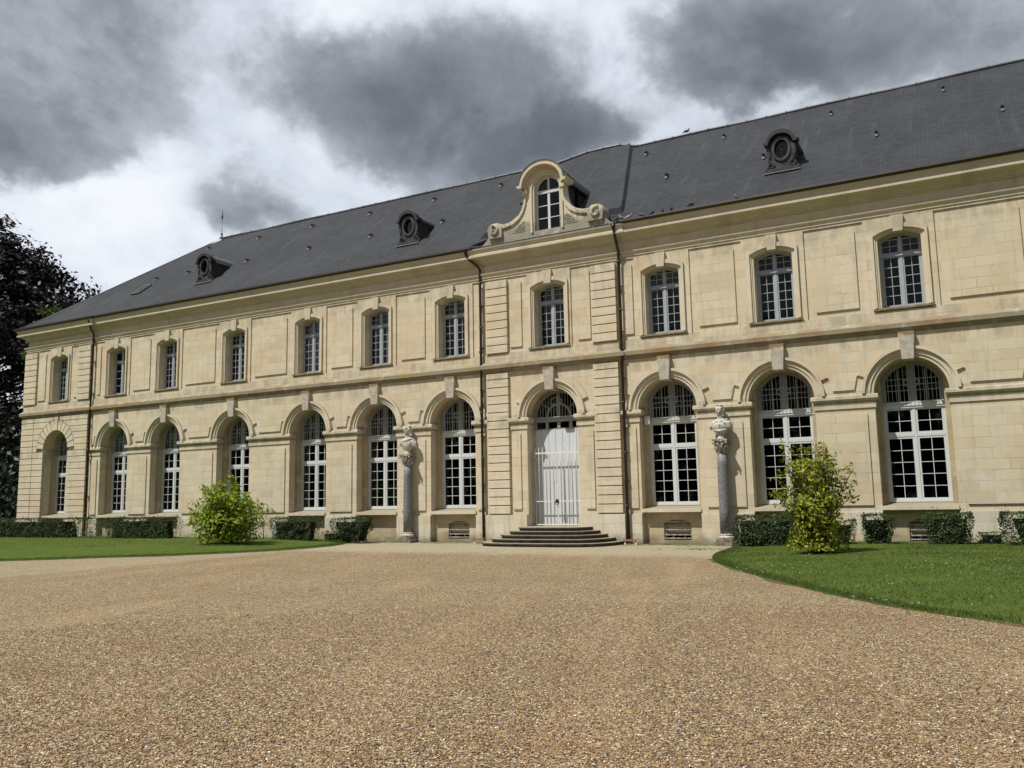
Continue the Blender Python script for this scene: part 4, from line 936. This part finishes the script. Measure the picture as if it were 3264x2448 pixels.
for s in (-1, 1):
    vo = MB(); cv = [(s*x, z) for x, z in [(1.9, 12.28), (1.62, 12.30), (1.35, 12.38), (1.08, 12.55), (.90, 12.8), (.79, 13.1), (.75, 13.5)]]
    ins_ = gx(cv); o2 = gx([(s*x, z) for x, z in [(1.9, 12.37), (1.63, 12.39), (1.39, 12.46), (1.14, 12.62), (.97, 12.85), (.865, 13.13), (.825, 13.5)]]); vo.band(ins_, o2, DYY-.06, DYY+.01)
    sp_ = [(DX+s*(2.2+(.24-.017*k)*math.cos(.52*k+1.2)), DYY-.11, 12.22+(.24-.017*k)*math.sin(.52*k+1.2)) for k in range(13)]; vo.tube(sp_, .06, 8)
    vo.slab(gx([(s*2.44, 11.93), (s*2.49, 12.3), (s*2.42, 12.45), (s*2.28, 12.53), (s*2.02, 12.53), (s*1.86, 12.4), (s*1.84, 11.93)]), (), DYY-.10, DYY+.01)
    vo.box(DX+s*.80-.10, DX+s*.80+.10, DYY-.10, DYY+.02, 13.50, 13.70)
    for q in range(7): 
        zq = 12.02+q*.065; vo.box(*sorted((DX+s*(.86), DX+s*(1.42-.07*q))), DYY-.014, DYY+.004, zq, zq+.03)
    vo.build('volute', M['gable'], GB)
gw = MB(); gw.slab([(WX-.54, 13.5), (WX+.54, 13.5)]+arc(WX, 13.60, .54, 0, 180, 20), [[(WX-.47, 13.6), (WX+.47, 13.6)]+arc(WX, 13.60, .46, 2, 178, 20)], DYY+.2, DYY+.26)
for a, b in ((-.54, -.47), (.47, .54), (-.05, .05)): gw.box(WX+a, WX+b, DYY+.195, DYY+.262, 11.97, 13.5)
gw.box(WX-.54, WX+.54, DYY+.19, DYY+.263, 11.95, 12.02); gw.box(WX-.04, WX+.04, DYY+.193, DYY+.25, 13.5, 14.1); gw.box(WX-.54, WX+.54, DYY+.18, DYY+.264, 13.46, 13.53)
for z in (12.47, 12.97): gw.box(WX-.5, WX+.5, DYY+.205, DYY+.25, z-.014, z+.014)
gwo = gw.build('arched_window', M['white'], GB)
# panes as a sub-part of the stone dormer (third level is the last one)
gp_ = MB(); gp_.slab([(WX-.5, 11.98), (WX+.5, 11.98)]+arc(WX, 13.60, .5, 0, 180, 16), (), DYY+.23, DYY+.235); gp_.build('pane', M['glass'], GB)
gd = MB(); gd.slab([(WX-.8, 11.8), (WX+.8, 11.8)]+arc(WX, 13.60, .8, 0, 180, 16), (), DYY+1.2, DYY+1.22); gd.build('dark_loft', M['dark'], GB)
dr_ = MB(); prof_i = [(-.72, 11.7), (-.72, 13.7)]+[(.72*math.cos(R(a)), 13.72+.68*math.sin(R(a))) for a in range(174, 0, -10)]+[(.72, 13.7), (.72, 11.7)]
prof_o = [(-.79, 11.7), (-.79, 13.72)]+[(.80*math.cos(R(a)), 13.76+.76*math.sin(R(a))) for a in range(174, 0, -10)]+[(.79, 13.72), (.79, 11.7)]
dr_.band(gx(prof_i), gx(prof_o), DYY+.4, DYY+3.3); dr_.build('dormer_cheek', M['darkslate'], GB)
tp = MB(); tp.band(gx([(.93*math.cos(R(a)), 13.76+.80*math.sin(R(a))) for a in range(180, -1, -10)]), gx([(.97*math.cos(R(a)), 13.79+.83*math.sin(R(a))) for a in range(180, -1, -10)]), DYY+.5, DYY+3.5); tp.build('dormer_roof', M['lead'], GB)

# ------------------------------------------------------------------ entrance steps
ST = empty('entrance_steps', (CX, -.8, 0), 'five curved dark stone steps leading up to the pale grey door', 'steps')
def step_outline(a, b, n=30):
    return [(CX+.20+a*math.copysign(abs(math.cos(t))**.5, math.cos(t)), -.2-(b-.2)*abs(math.sin(t))**.62) for t in [math.pi*i/n for i in range(n+1)]]
for i, (a, b) in enumerate(((2.58, 2.42), (2.28, 2.08), (1.98, 1.76), (1.69, 1.5), (1.40, 1.16))):
    z1 = .115+.126*i; z0 = -.02 if i == 0 else z1-.1285; mb = MB(); o1 = step_outline(a, b); o0 = step_outline(a-.035, b-.035); k = len(o1)
    yb = -.10 if i < 4 else .62
    def ring(o, z): return [(x, y, z) for x, y in o]+[(o[-1][0], -.1, z), (o[0][0], -.1, z)]
    r0 = ring(o0, z0); r1 = ring(o0, z1-.05); r2 = ring(o1, z1-.045); r3 = ring(o1, z1); k = len(r0)
    mb.add(r0+r1+r2+r3, [(q*k+j, q*k+(j+1) % k, (q+1)*k+(j+1) % k, (q+1)*k+j) for q in range(3) for j in range(k)]+[tuple(range(k)), tuple(3*k+j for j in range(k))])
    mb.build('step', M['step'], ST)
th = MB(); th.box(CX-RA-.0, CX+RA, -.19, .62, .3, .626); th.build('threshold', M['trim'], ST)
# boot scrapers
for x, lab in ((-16.95, 'rusty boot scraper left of the entrance steps'), (-10.85, 'rusty boot scraper right of the entrance steps')):
    e = empty('boot_scraper', (x, -.62, 0), lab, 'boot scraper', 'boot scrapers beside the steps')
    m = MB()
    for s in (-1, 1): m.tube([(s*.2, 0, .06), (s*.2, 0, .18), (s*.24, 0, .22), (s*.28, 0, .2)], .014, 6)
    m.box(-.2, .2, -.012, .012, .13, .2); m.build('scraper_bar', M['rust'], e, loc=(x, -.62, 0))
    for s in (-1, 1):
        m = MB(); m.lathe([(.03, 0), (.04, .02), (.022, .05), (.015, .07)], (s*.2, 0), 8); m.build('foot', M['plastic'], e, loc=(x, -.62, 0))

# ------------------------------------------------------------------ columns and busts
def column(x, y, label, z0=-.02):
    L = (x, y, z0); e = empty('granite_column', L, label, 'column', 'granite columns against the wall')
    m = MB(); m.box(-.36, .36, -.34, .22, 0, .15); m.box(-.27, .27, -.25, .2, .15, .27); m.build('base_block', M['blockstone'], e, loc=L, bevel=.015)
    m = MB(); m.lathe([(.25, .27), (.26, .30), (.25, .33), (.215, .35), (.205, .37), (.22, .385), (.22, .405), (.19, .42)], (0, 0), 28); m.build('moulded_base', M['whitestone'], e, loc=L)
    m = MB(); m.lathe([(.182, .40), (.181, 1.2), (.175, 2.0), (.165, 2.7), (.155, 3.12)], (0, 0), 32); m.build('shaft', M['granite'], e, loc=L)
    m = MB(); m.lathe([(.165, 3.10), (.175, 3.125), (.165, 3.15), (.15, 3.16), (.155, 3.3), (.185, 3.46), (.23, 3.5)], (0, 0), 20)
    for row, (zb_, ht, n, r0, ph) in enumerate(((3.15, .15, 8, .155, 0), (3.24, .17, 8, .165, .39))):
        for k in range(n):
            a = 2*math.pi*k/n+ph; d = Vector((math.cos(a), math.sin(a), 0)); t = Vector((-math.sin(a), math.cos(a), 0))
            pts = [d*(r0+q[0])+Vector((0, 0, zb_+q[1]*ht)) for q in ((0.0, 0), (.02, .5), (.045, .85), (.085, .95), (.095, .8))]
            m.tube(pts, [.045, .05, .045, .03, .015], 6)
    for sx in (-1, 1):
        for sy in (-1, 1):
            c0 = Vector((sx*.2, sy*.2, 3.46)); dd = Vector((sx, sy, 0)).normalized(); m.tube([c0-dd*.1-Vector((0, 0, .12)), c0-dd*.03+Vector((0, 0, .01)), c0+dd*.04, c0+dd*.05-Vector((0, 0, .05)), c0+dd*.01-Vector((0, 0, .05))], [.03, .034, .032, .03, .02], 6)
    ab = []
    for q in range(4):
        a = math.pi/4+q*math.pi/2; b = a+math.pi/2; p = Vector((math.cos(a), math.sin(a)))*.36; r_ = Vector((math.cos(b), math.sin(b)))*.36
        for t in (0., .08, .3, .5, .7, .92): mdp = p.lerp(r_, t); sh = 1-.28*math.sin(math.pi*t); ab.append((mdp.x*sh, mdp.y*sh))
    n = len(ab); m.add([(px, py, 3.50) for px, py in ab]+[(px, py, 3.56) for px, py in ab], [tuple(range(n)), tuple(range(n, 2*n))]+[(i, (i+1) % n, n+(i+1) % n, n+i) for i in range(n)])
    m.build('capital', M['capital'], e, loc=L)
def bust(x, y, z, turn, kind, label):
    L = (x, y, z); e = empty('marble_bust', L, label, 'bust', 'marble busts on the columns')
    m = MB(); m.lathe([(.15, 0), (.15, .025), (.11, .05), (.085, .10), (.09, .13), (.11, .17), (.12, .21), (.10, .24)], (0, 0), 24); m.build('socle', M['marble'], e, loc=L)
    b = MB(); Rz = Matrix.Rotation(turn, 3, 'Z')
    def el(c, r, rx=0, ry=0, rzr=0, head=False):
        rot = Euler((R(rx), R(ry), R(rzr))).to_matrix(); c = Vector(c)
        if head: c = Rz @ ((c-Vector((0, 0, .72)))*1.17)+Vector((0, 0, .72)); rot = Rz @ rot; r = tuple(q*1.17 for q in ((r,)*3 if isinstance(r, float) else r))
        b.ball(c, r, 16, 10, rot)
    # torso: chest tapering to a cut-off stump, shoulders and collar
    secs = [(.15, .09, .08, 0), (.19, .13, .10, 0), (.25, .185, .125, 0), (.33, .235, .145, 0), (.41, .275, .15, 0), (.48, .305, .145, .005), (.535, .30, .13, .01), (.575, .245, .11, .015), (.61, .15, .095, .015), (.65, .09, .085, .01), (.70, .074, .08, 0), (.78, .07, .075, -.005)]
    nn = 28; tv = []
    for z_, rx, ry, oy in secs:
        for q in range(nn):
            a_ = 2*math.pi*q/nn; tv.append((rx*math.copysign(abs(math.cos(a_))**.9, math.cos(a_)), oy+ry*math.sin(a_), z_))
    b.add(tv, [(i_*nn+q, i_*nn+(q+1) % nn, (i_+1)*nn+(q+1) % nn, (i_+1)*nn+q) for i_ in range(len(secs)-1) for q in range(nn)]+[tuple(range(nn)), tuple((len(secs)-1)*nn+q for q in range(nn))])
    for s_ in (-1, 1): el((s_*.27, .01, .44), (.07, .10, .12), 0, s_*-10)
    if kind == 'nude':
        el((-.09, -.09, .44), (.10, .05, .075)); el((.09, -.09, .44), (.10, .05, .075)); el((0, -.09, .32), (.12, .05, .07))
        for k in range(4): b.tube([(-.27, -.02, .56-.015*k), (-.12, -.12-.005*k, .545-.02*k), (.05, -.14, .56-.012*k), (.2, -.09, .58), (.30, .02, .53-.03*k), (.34, .05, .42-.05*k)], .022, 8)
        el((.27, .02, .40), (.11, .10, .17), 0, -25)
    else:
        el((0, -.11, .42), (.17, .05, .13)); b.tube([(-.17, -.10, .30), (0, -.155, .27), (.17, -.10, .30)], .025, 8); el((0, -.15, .46), (.045, .02, .05))
        b.tube([(-.12, -.08, .58), (0, -.13, .54), (.12, -.08, .58)], .022, 8)
        for k in range(5): b.tube([(.12+.035*k, -.03, .62-.012*k), (.14+.035*k, -.12+.012*k, .52), (.13+.04*k, -.12+.015*k, .38), (.12+.045*k, -.10+.02*k, .29+.01*k)], [.02, .024, .022, .014], 8)
        for k in range(4): b.tube([(-.16-.035*k, -.09+.02*k, .52), (-.17-.035*k, -.10+.02*k, .40)], .02, 8)
        el((.2, -.06, .60), (.05, .04, .03))
    # head
    el((0, 0, .87), (.098, .118, .135), head=True); el((0, -.035, .81), (.07, .08, .085), head=True); el((0, -.07, .765), (.035, .035, .03), head=True)
    el((0, -.118, .855), (.014, .026, .034), -15, head=True); el((0, -.122, .84), (.02, .018, .014), head=True)
    el((0, -.108, .90), (.06, .022, .014), head=True); el((0, -.104, .803), (.028, .014, .008), head=True); el((0, -.10, .786), (.024, .014, .009), head=True)
    for s in (-1, 1): el((s*.036, -.098, .875), (.016, .012, .010), head=True); el((s*.097, .0, .86), (.014, .026, .035), head=True); el((s*.05, -.07, .83), (.028, .03, .03), head=True)
    rr = random.Random(3 if kind == 'nude' else 5)
    for k in range(60):
        a = rr.uniform(0, 2*math.pi); ph = rr.uniform(-.35, 1.3); d = Vector((math.cos(a)*math.cos(ph), math.sin(a)*math.cos(ph), math.sin(ph)))
        if d.y < -.35 and d.z < .38: continue
        el((d.x*.105, d.y*.125+.005, .885+d.z*.14), rr.uniform(.02, .032), head=True)
    sc = Matrix.Scale(1.13, 4); b.v = [tuple(Vector(v)*1.13-Vector((0, 0, .035))) for v in b.v]
    b.build('bust_figure', M['marble'], e, loc=L, remesh=.012)
column(-20.47, -.30, 'tall grey granite column left of the door between two arched windows')
column(-7.60, -.30, 'tall grey granite column right of the door beside the hedge', -.04)
bust(-20.47, -.30, 3.545, R(-22), 'nude', 'white bare chested marble bust with a cloak on the column left of the door')
bust(-7.60, -.30, 3.525, R(-28), 'armour', 'curly haired marble bust in draped armour on the column right of the door')
# plaster pieces standing inside the ground floor windows
k = 0
for bx, dx, s, lab in ((-26.08, .12, 1, 'small pale stone head inside the window right of the left bush'), (-26.08, .5, .8, 'low round stone carving inside the window right of the left bush'),
                   (-18.48, .32, 1, 'small stone head inside the window beside the left drainpipe'), (-18.48, -.18, .8, 'pale stone fragment inside the window beside the left drainpipe'),
                   (-9.53, .45, 1.5, 'plaster bust of a curly head inside the window right of the steps'), (-9.53, -.3, 1, 'dim small bust inside the window right of the steps'),
                   (-1.70, -.35, .9, 'low round stone carving behind the big right window'), (-1.70, .35, 1.2, 'pale carved block behind the big right window')):
    L = (bx+dx, 1.0, 1.2); e = empty('carving', L, lab, 'carving'); m = MB(); m.lathe([(.1*s, 0), (.1*s, .05), (.05*s, .10), (.09*s, .16*s+.04), (.10*s, .22*s+.04), (.05*s, .27*s+.04)], (0, 0), 14); m.ball((0, 0, .36*s+.03), (.075*s, .085*s, .11*s)); m.ball((0, -.08*s, .35*s+.03), (.012*s, .02*s, .03*s))
    m.build('carved_head', M['plaster'], e, loc=L, remesh=.015)

# ------------------------------------------------------------------ pigeons
def pigeon(x, y, z, ang, mat, lab, s=1., pose=0):
    b = MB(); rt = Matrix.Rotation(ang, 3, 'Z'); V = lambda *a: rt @ (Vector(a)*s)
    tilt = Euler((0, R(-28), ang)).to_matrix() if pose == 0 else Euler((0, R(-8), ang)).to_matrix()
    b.ball(V(0, 0, .10), (.135*s, .068*s, .072*s), 12, 8, tilt)
    b.tube([V(.08, 0, .13), V(.11, 0, .19), V(.12, 0, .215)], [.045*s, .03*s, .028*s], 8); b.ball(V(.125, 0, .225), (.034*s, .028*s, .028*s), 10, 6)
    b.tube([V(.15, 0, .225), V(.185, 0, .215)], [.010*s, .003*s], 5)
    b.tube([V(-.08, 0, .08), V(-.16, 0, .045), V(-.23, 0, .02)], [.045*s, .034*s, .02*s], 8)
    for q in (-1, 1): b.tube([V(.01, q*.03, .06), V(.02, q*.03, 0)], .008*s, 5); b.ball(V(-.03, q*.055, .10), (.12*s, .02*s, .05*s), 10, 6, tilt)
    b.v = [tuple(v) for v in b.v]
    o = b.build('pigeon', mat, None, loc=(x, y, z), remesh=.006); tag(o, lab, 'pigeon', 'pigeons on the roof'); return o
gz = 11.68
for x, ang, mt, lab, s in ((-10.05, 2.6, 'feather', 'plump dark pigeon first on the open gutter right of the pigeon cluster', 1.35), (-9.63, .3, 'feather', 'upright dark pigeon second along the gutter from the stone dormer', 1.2),
    (-9.23, 3.0, 'feather', 'crouching grey pigeon third along the gutter from the stone dormer', 1.0), (-8.90, .2, 'feather', 'round dark pigeon fourth along the gutter just left of the bird on the slates', 1.1),
    (-6.60, 3.2, 'palefeather', 'lone grey and white pigeon far to the right along the gutter', 1.1), (-10.50, .4, 'palefeather', 'pale pigeon with white wing at the right end of the cluster by the stone volute', 1.25),
    (-10.76, 3.3, 'palefeather', 'blue grey pigeon in the middle of the cluster by the stone volute', 1.25), (-10.98, .9, 'feather', 'dark pigeon tight against the stone volute end', 1.2)):
    pigeon(x, -.49, gz, -1.57+.5*math.sin(ang*7) if s < 1.2 else ang, M[mt], lab, s*.62)
pigeon(-8.25, -.25, rz(-.25)+.02, .1, M['feather'], 'pigeon standing on the slates above the gutter with its tail out', .75, 1)
pigeon(-10.35, RY, RZ+.13, .2, M['feather'], 'dark bird perched alone on the roof ridge', .85, 1)
pigeon(-11.35, -.38, 11.59, 2.4, M['feather'], 'dark pigeon on the ledge under the right stone volute', .72)
pigeon(-11.85, -.36, 11.59, .6, M['feather'], 'dark pigeon half hidden at the foot of the stone dormer', .7)

# ------------------------------------------------------------------ hedges
def hedge(x0, x1, y0, y1, h, label, base=0., taper=0., n=None, leafs=.06, cat='hedge', group='clipped hedge pieces along the wall'):
    cx, cy = (x0+x1)/2, (y0+y1)/2; L = (cx, cy, base); e = empty('clipped_hedge', L, label, cat, group)
    hx, hy = (x1-x0)/2, (y1-y0)/2; area = 2*(hx*2*h)+(2*hy*h)*2+4*hx*hy; n = n or int(area*560)
    P = []; N = []
    def shp(u, v, w):   # unit box coords -> shape, narrower foot when tapered
        k = 1-taper*max(0, 1-w)**1.3
        nx = .13*noise.noise(Vector(((cx+u*hx)*2.2, v*1.5, w*h*2.6+3))); top = .09*noise.noise(Vector(((cx+u*hx)*1.9, 7, 0)))
        sx = 1-(.10*max(0, w-.8)/.2*(abs(u) > .9))
        return (cx+u*hx*k*sx+nx, cy+v*hy*k+nx, base+w*(h+top))
    for _ in range(n):
        f = random.random()*area; a1 = 2*hx*h*2; a2 = a1+4*hy*h
        dep = 1-abs(random.gauss(0, .07))
        if f < a1: s = random.choice((-1, -1, -1, 1)); u, v, w = random.uniform(-1, 1), s*dep, random.uniform(.02, 1); nn = (0, s, .3)
        elif f < a2: s = random.choice((-1, 1)); u, v, w = s*(1-abs(random.gauss(0, .12))), random.uniform(-1, 1), random.uniform(.02, 1); nn = (s, 0, .3)
        else: u, v, w = random.uniform(-1, 1), random.uniform(-1, 1), 1+random.gauss(0, .025); nn = (0, 0, 1)
        q = shp(u, v, w)
        if random.random() < .07: q = (q[0]+random.gauss(0, .08), q[1]-.04, q[2]+abs(random.gauss(0, .05)))
        P.append(q); N.append(nn)
    leaf_mesh('foliage', M['box'], P, N, leafs, e, L, jitter=.6)
    core = MB(); ring = []; k1, k0 = .86, .86*(1-taper)
    core.add([(cx+sx*hx*k, cy+sy*hy*k, base+zz) for zz, k in ((.03, k0*.9), (h*.84, k1*.88)) for sx, sy in ((-1, -1), (1, -1), (1, 1), (-1, 1))], [(0, 1, 2, 3), (4, 5, 6, 7)]+[(i, (i+1) % 4, 4+(i+1) % 4, 4+i) for i in range(4)])
    core.build('twigs', M['hedgecore'], e, loc=(0, 0, 0))
    return e
HB = .12
hedge(-62, -37.45, -1.75, -.95, .98, 'long dark clipped hedge at the far left corner of the building', HB, leafs=.07, n=15000)
hedge(-37.35, -32.8, -1.7, -.9, .97, 'dark clipped hedge piece left of the yellow green bush', HB)
hedge(-30.9, -27.95, -1.65, -.9, .92, 'ragged dark hedge end showing just right of the left bush', HB, taper=.3, n=2400)
hedge(-26.75, -24.35, -1.6, -.95, .93, 'loose dark clipped bush between the sapling and the small round bush', .1, taper=.14, n=3600)
hedge(-24.1, -23.3, -1.3, -.8, .35, 'low straggly shoots at the foot of the wall between two clipped bushes', .08, taper=.2, n=450)
hedge(-23.45, -21.75, -1.55, -.65, .95, 'small clipped bush narrowing to its foot, nearest the left column', .05, taper=.42, n=3400)
hedge(-7.05, -4.9, -1.7, -.8, .97, 'dense dark clipped hedge beside the right granite column', .0, leafs=.065)
hedge(-4.4, -3.45, -1.6, -.9, .75, 'dark hedge remnant behind the golden shrub', .05, taper=.35, n=1500)
hedge(-3.3, -2.35, -1.7, -.9, .92, 'narrow dark clipped bush right of the golden shrub', .06, taper=.5, n=2000)
hedge(-1.55, -.30, -1.8, -.9, .95, 'square dark clipped bush in front of the right cellar vent', .06, taper=.22, n=3200)
hedge(-.2, .45, -1.3, -.8, .4, 'low loose shoots between the two rightmost clipped bushes', .06, taper=.1, n=420)
hedge(.25, 3.6, -1.9, -1.0, .95, 'clipped bush at the right edge, cut off by the frame', .06, taper=.2, n=6500)
def sapling():
    L = (-27.35, -1.3, .1); e = empty('young_sapling', L, 'thin bare stemmed sapling between two hedge pieces left', 'sapling')
    m = MB(); m.tube([(0, 0, 0), (.02, 0, .3), (-.03, 0, .55), (-.02, 0, .82)], [.025, .02, .018, .01], 6); m.tube([(-.03, 0, .6), (-.2, .02, .8), (-.33, 0, .66)], [.012, .008, .004], 5); m.tube([(-.03, 0, .62), (.16, .02, .74), (.3, 0, .6)], [.012, .008, .004], 5)
    m.build('stem', M['bark'], e, loc=L)
    P = [(L[0]+random.gauss(0, .22), L[1]+random.gauss(0, .1), L[2]+.68+random.gauss(0, .12)) for _ in range(170)]; leaf_mesh('foliage', M['box'], P, [(0, -.5, .6)]*170, .06, e, L, jitter=.7)
sapling()

# ------------------------------------------------------------------ shrubs
def shrub(x, y, base, h, rad, nl, mat, label, leaf, nst, open_top, seed, lean=0.):
    rr = random.Random(seed); L = (x, y, base); e = empty('garden_shrub', L, label, 'shrub'); st = MB(); P = []; N = []
    for i in range(nst):
        a = rr.uniform(0, 2*math.pi); sp = rr.random()**.7
        k = rr.uniform(.5, 1.05) if sp > .45 else rr.uniform(.7, 1.0)
        end = Vector((math.cos(a)*rad*sp, math.sin(a)*rad*sp*.85, h*k*(1-.38*sp*sp)))
        ctrl = Vector((math.cos(a)*rad*sp*.45, math.sin(a)*rad*sp*.4, h*k*.45)); pts = []; n = 7
        for j in range(n+1):
            t = j/n; p = ctrl*2*t*(1-t)+end*t*t; p += Vector((rr.gauss(0, .03), rr.gauss(0, .03), 0))*t; pts.append(p+Vector(L)+Vector((rr.gauss(0, .02), 0, 0)))
        r0 = .016*h/2.5+.006; st.tube([q-Vector(L) for q in pts], [r0*(1-.8*j/n)+.002 for j in range(n+1)], 5)
        # side twigs with leaves
        for j in range(1, n+1):
            for _ in range(5):
                t = rr.random(); q = pts[j-1].lerp(pts[j], t); d = Vector((rr.gauss(0, 1), rr.gauss(0, 1), rr.gauss(.5, .6))).normalized()*rr.uniform(.12, .34)*(1 if h > 2.5 else .8)
                st.tube([q-Vector(L), q+d-Vector(L)], [.006, .002], 4)
                if open_top and rr.random() < open_top*min(1, (q.z-base)/h*1.5) and j < n: continue
                m = int(nl/(nst*n*5))+1
                for s in range(m):
                    f = rr.uniform(.2, 1.15); pp = q+d*f+Vector((rr.gauss(0, .05), rr.gauss(0, .05), rr.gauss(0, .05))); P.append(tuple(pp)); o = (pp-Vector((x, y, base+h*.35))).normalized(); N.append((o.x*.6, o.y*.6, .7))
    m_ = int(nl*(.36 if open_top else .26))
    for _ in range(m_):   # full lower skirt
        a = rr.uniform(0, 2*math.pi); w = rr.random()**(1.6 if open_top else 1); r_ = (1-.45*w if open_top else 1)*rad*(.9-.45*abs(w-.5)*1.1)*rr.uniform(.6, 1.03)*(1+.6*noise.noise(Vector((math.cos(a)*1.6+seed, math.sin(a)*1.6, w*2.2))))*(1 if open_top == 0 else .82)
        P.append((x+math.cos(a)*r_, y+math.sin(a)*r_*.9, base+.1+w*h*(.60 if not open_top else .72))); N.append((math.cos(a), math.sin(a), .6))
    st.build('stem', M['bark'], e, loc=L); leaf_mesh('foliage', M[mat], P, N, leaf, e, L, aspect=.5, jitter=.55)
shrub(-26.1, -4.45, .13, 2.7, 1.75, 7600, 'yellow', 'bright yellow green bushy shrub on the left lawn', .15, 46, 0, 11)
shrub(-3.88, -5.3, .12, 3.2, 1.12, 6800, 'yellow2', 'golden green open shrub with bare twigs on the right lawn', .12, 36, .82, 5)

# ------------------------------------------------------------------ trees
def tree(name, x, y, h, rad, zlow, nl, mat, leaf, label, seed, nclump=90, shape=1., cat='tree'):
    rr = random.Random(seed); L = (x, y, 0); e = empty(name, L, label, cat)
    t = MB(); t.tube([(0, 0, 0), (0, 0, h*.25), (.3, .2, h*.55), (.1, 0, h*.9)], [h*.03, h*.025, h*.016, h*.004], 10)
    P = []; N = []; cl = []
    for i in range(nclump):
        w = rr.random()**.8; z = zlow+(h-zlow)*w; prof = math.sqrt(max(0, 1-((w-.32)/.70)**2)) if w > .32 else .72+.28*w/.32
        a = rr.uniform(0, 2*math.pi); r_ = rad*prof*rr.uniform(.45, 1.0)**.6; c = Vector((math.cos(a)*r_, math.sin(a)*r_, z)); cl.append((c, rr.uniform(.065, .13)*rad if rad > 6 else rr.uniform(.12, .22)*rad))
        z0 = max(h*.12, z*.6); t.tube([(0, 0, z0), (c.x*.45, c.y*.45, z0+(z-z0)*.6), tuple(c*1.0)], [h*.008, h*.004, h*.0015], 5)
    per = nl//nclump
    for c, s in cl:
        sub = [c+Vector((rr.gauss(0, .6), rr.gauss(0, .6), rr.gauss(0, .42)))*s for _ in range(9)]
        for _ in range(per):
            q = rr.choice(sub); p = q+Vector((rr.gauss(0, .27), rr.gauss(0, .27), rr.gauss(0, .2)))*s
            if p.z < .2: continue
            P.append((x+p.x, y+p.y, p.z)); d = (p-Vector((0, 0, h*.4))).normalized(); N.append((d.x*.5, d.y*.5, .7))
    t.build('trunk', M['bark'], e, loc=L); leaf_mesh('crown', M[mat], P, N, leaf, e, L, aspect=.6, jitter=.5)
tree('beech_tree', -84.5, 14, 27, 17.0, .8, 170000, 'copper', .46, 'large dark copper beech tree beyond the left end of the building', 4, nclump=420)
tree('broadleaf_tree', -62.5, 13, 17.2, 3.0, 8, 3500, 'greenleaf', .34, 'small green tree top showing between the copper beech and the roof', 8, nclump=45)
def under():
    P = []; N = []
    for _ in range(40000):
        x = random.uniform(-96, -50); y = random.uniform(9, 22); z = random.uniform(0, 11)*random.random()**.5
        P.append((x, y, z)); N.append((.3, -.8, .4))
    return leaf_mesh('undergrowth', M['darkgreen'], P, N, .5, jitter=.6)
tag(under(), 'dark mass of undergrowth beneath the beech tree', 'undergrowth', kind='stuff')

def added_far_trees():  # out of view, added to darken the pane reflections and cut ambient light
    P = []; N = []
    for _ in range(9000):
        x = random.uniform(-150, 90); y = random.uniform(-100, -80); top = 24+5*noise.noise(Vector((x*.06, 0, 0)))+2*noise.noise(Vector((x*.3, 3, 0)))
        P.append((x, y, random.uniform(0, top))); N.append((0, 1, .4))
    return leaf_mesh('added_tree_line', M['darkgreen'], P, N, 3.2, jitter=.5)
tag(added_far_trees(), 'unseen belt of dark trees added opposite the building to darken its window reflections', 'tree belt', kind='stuff')
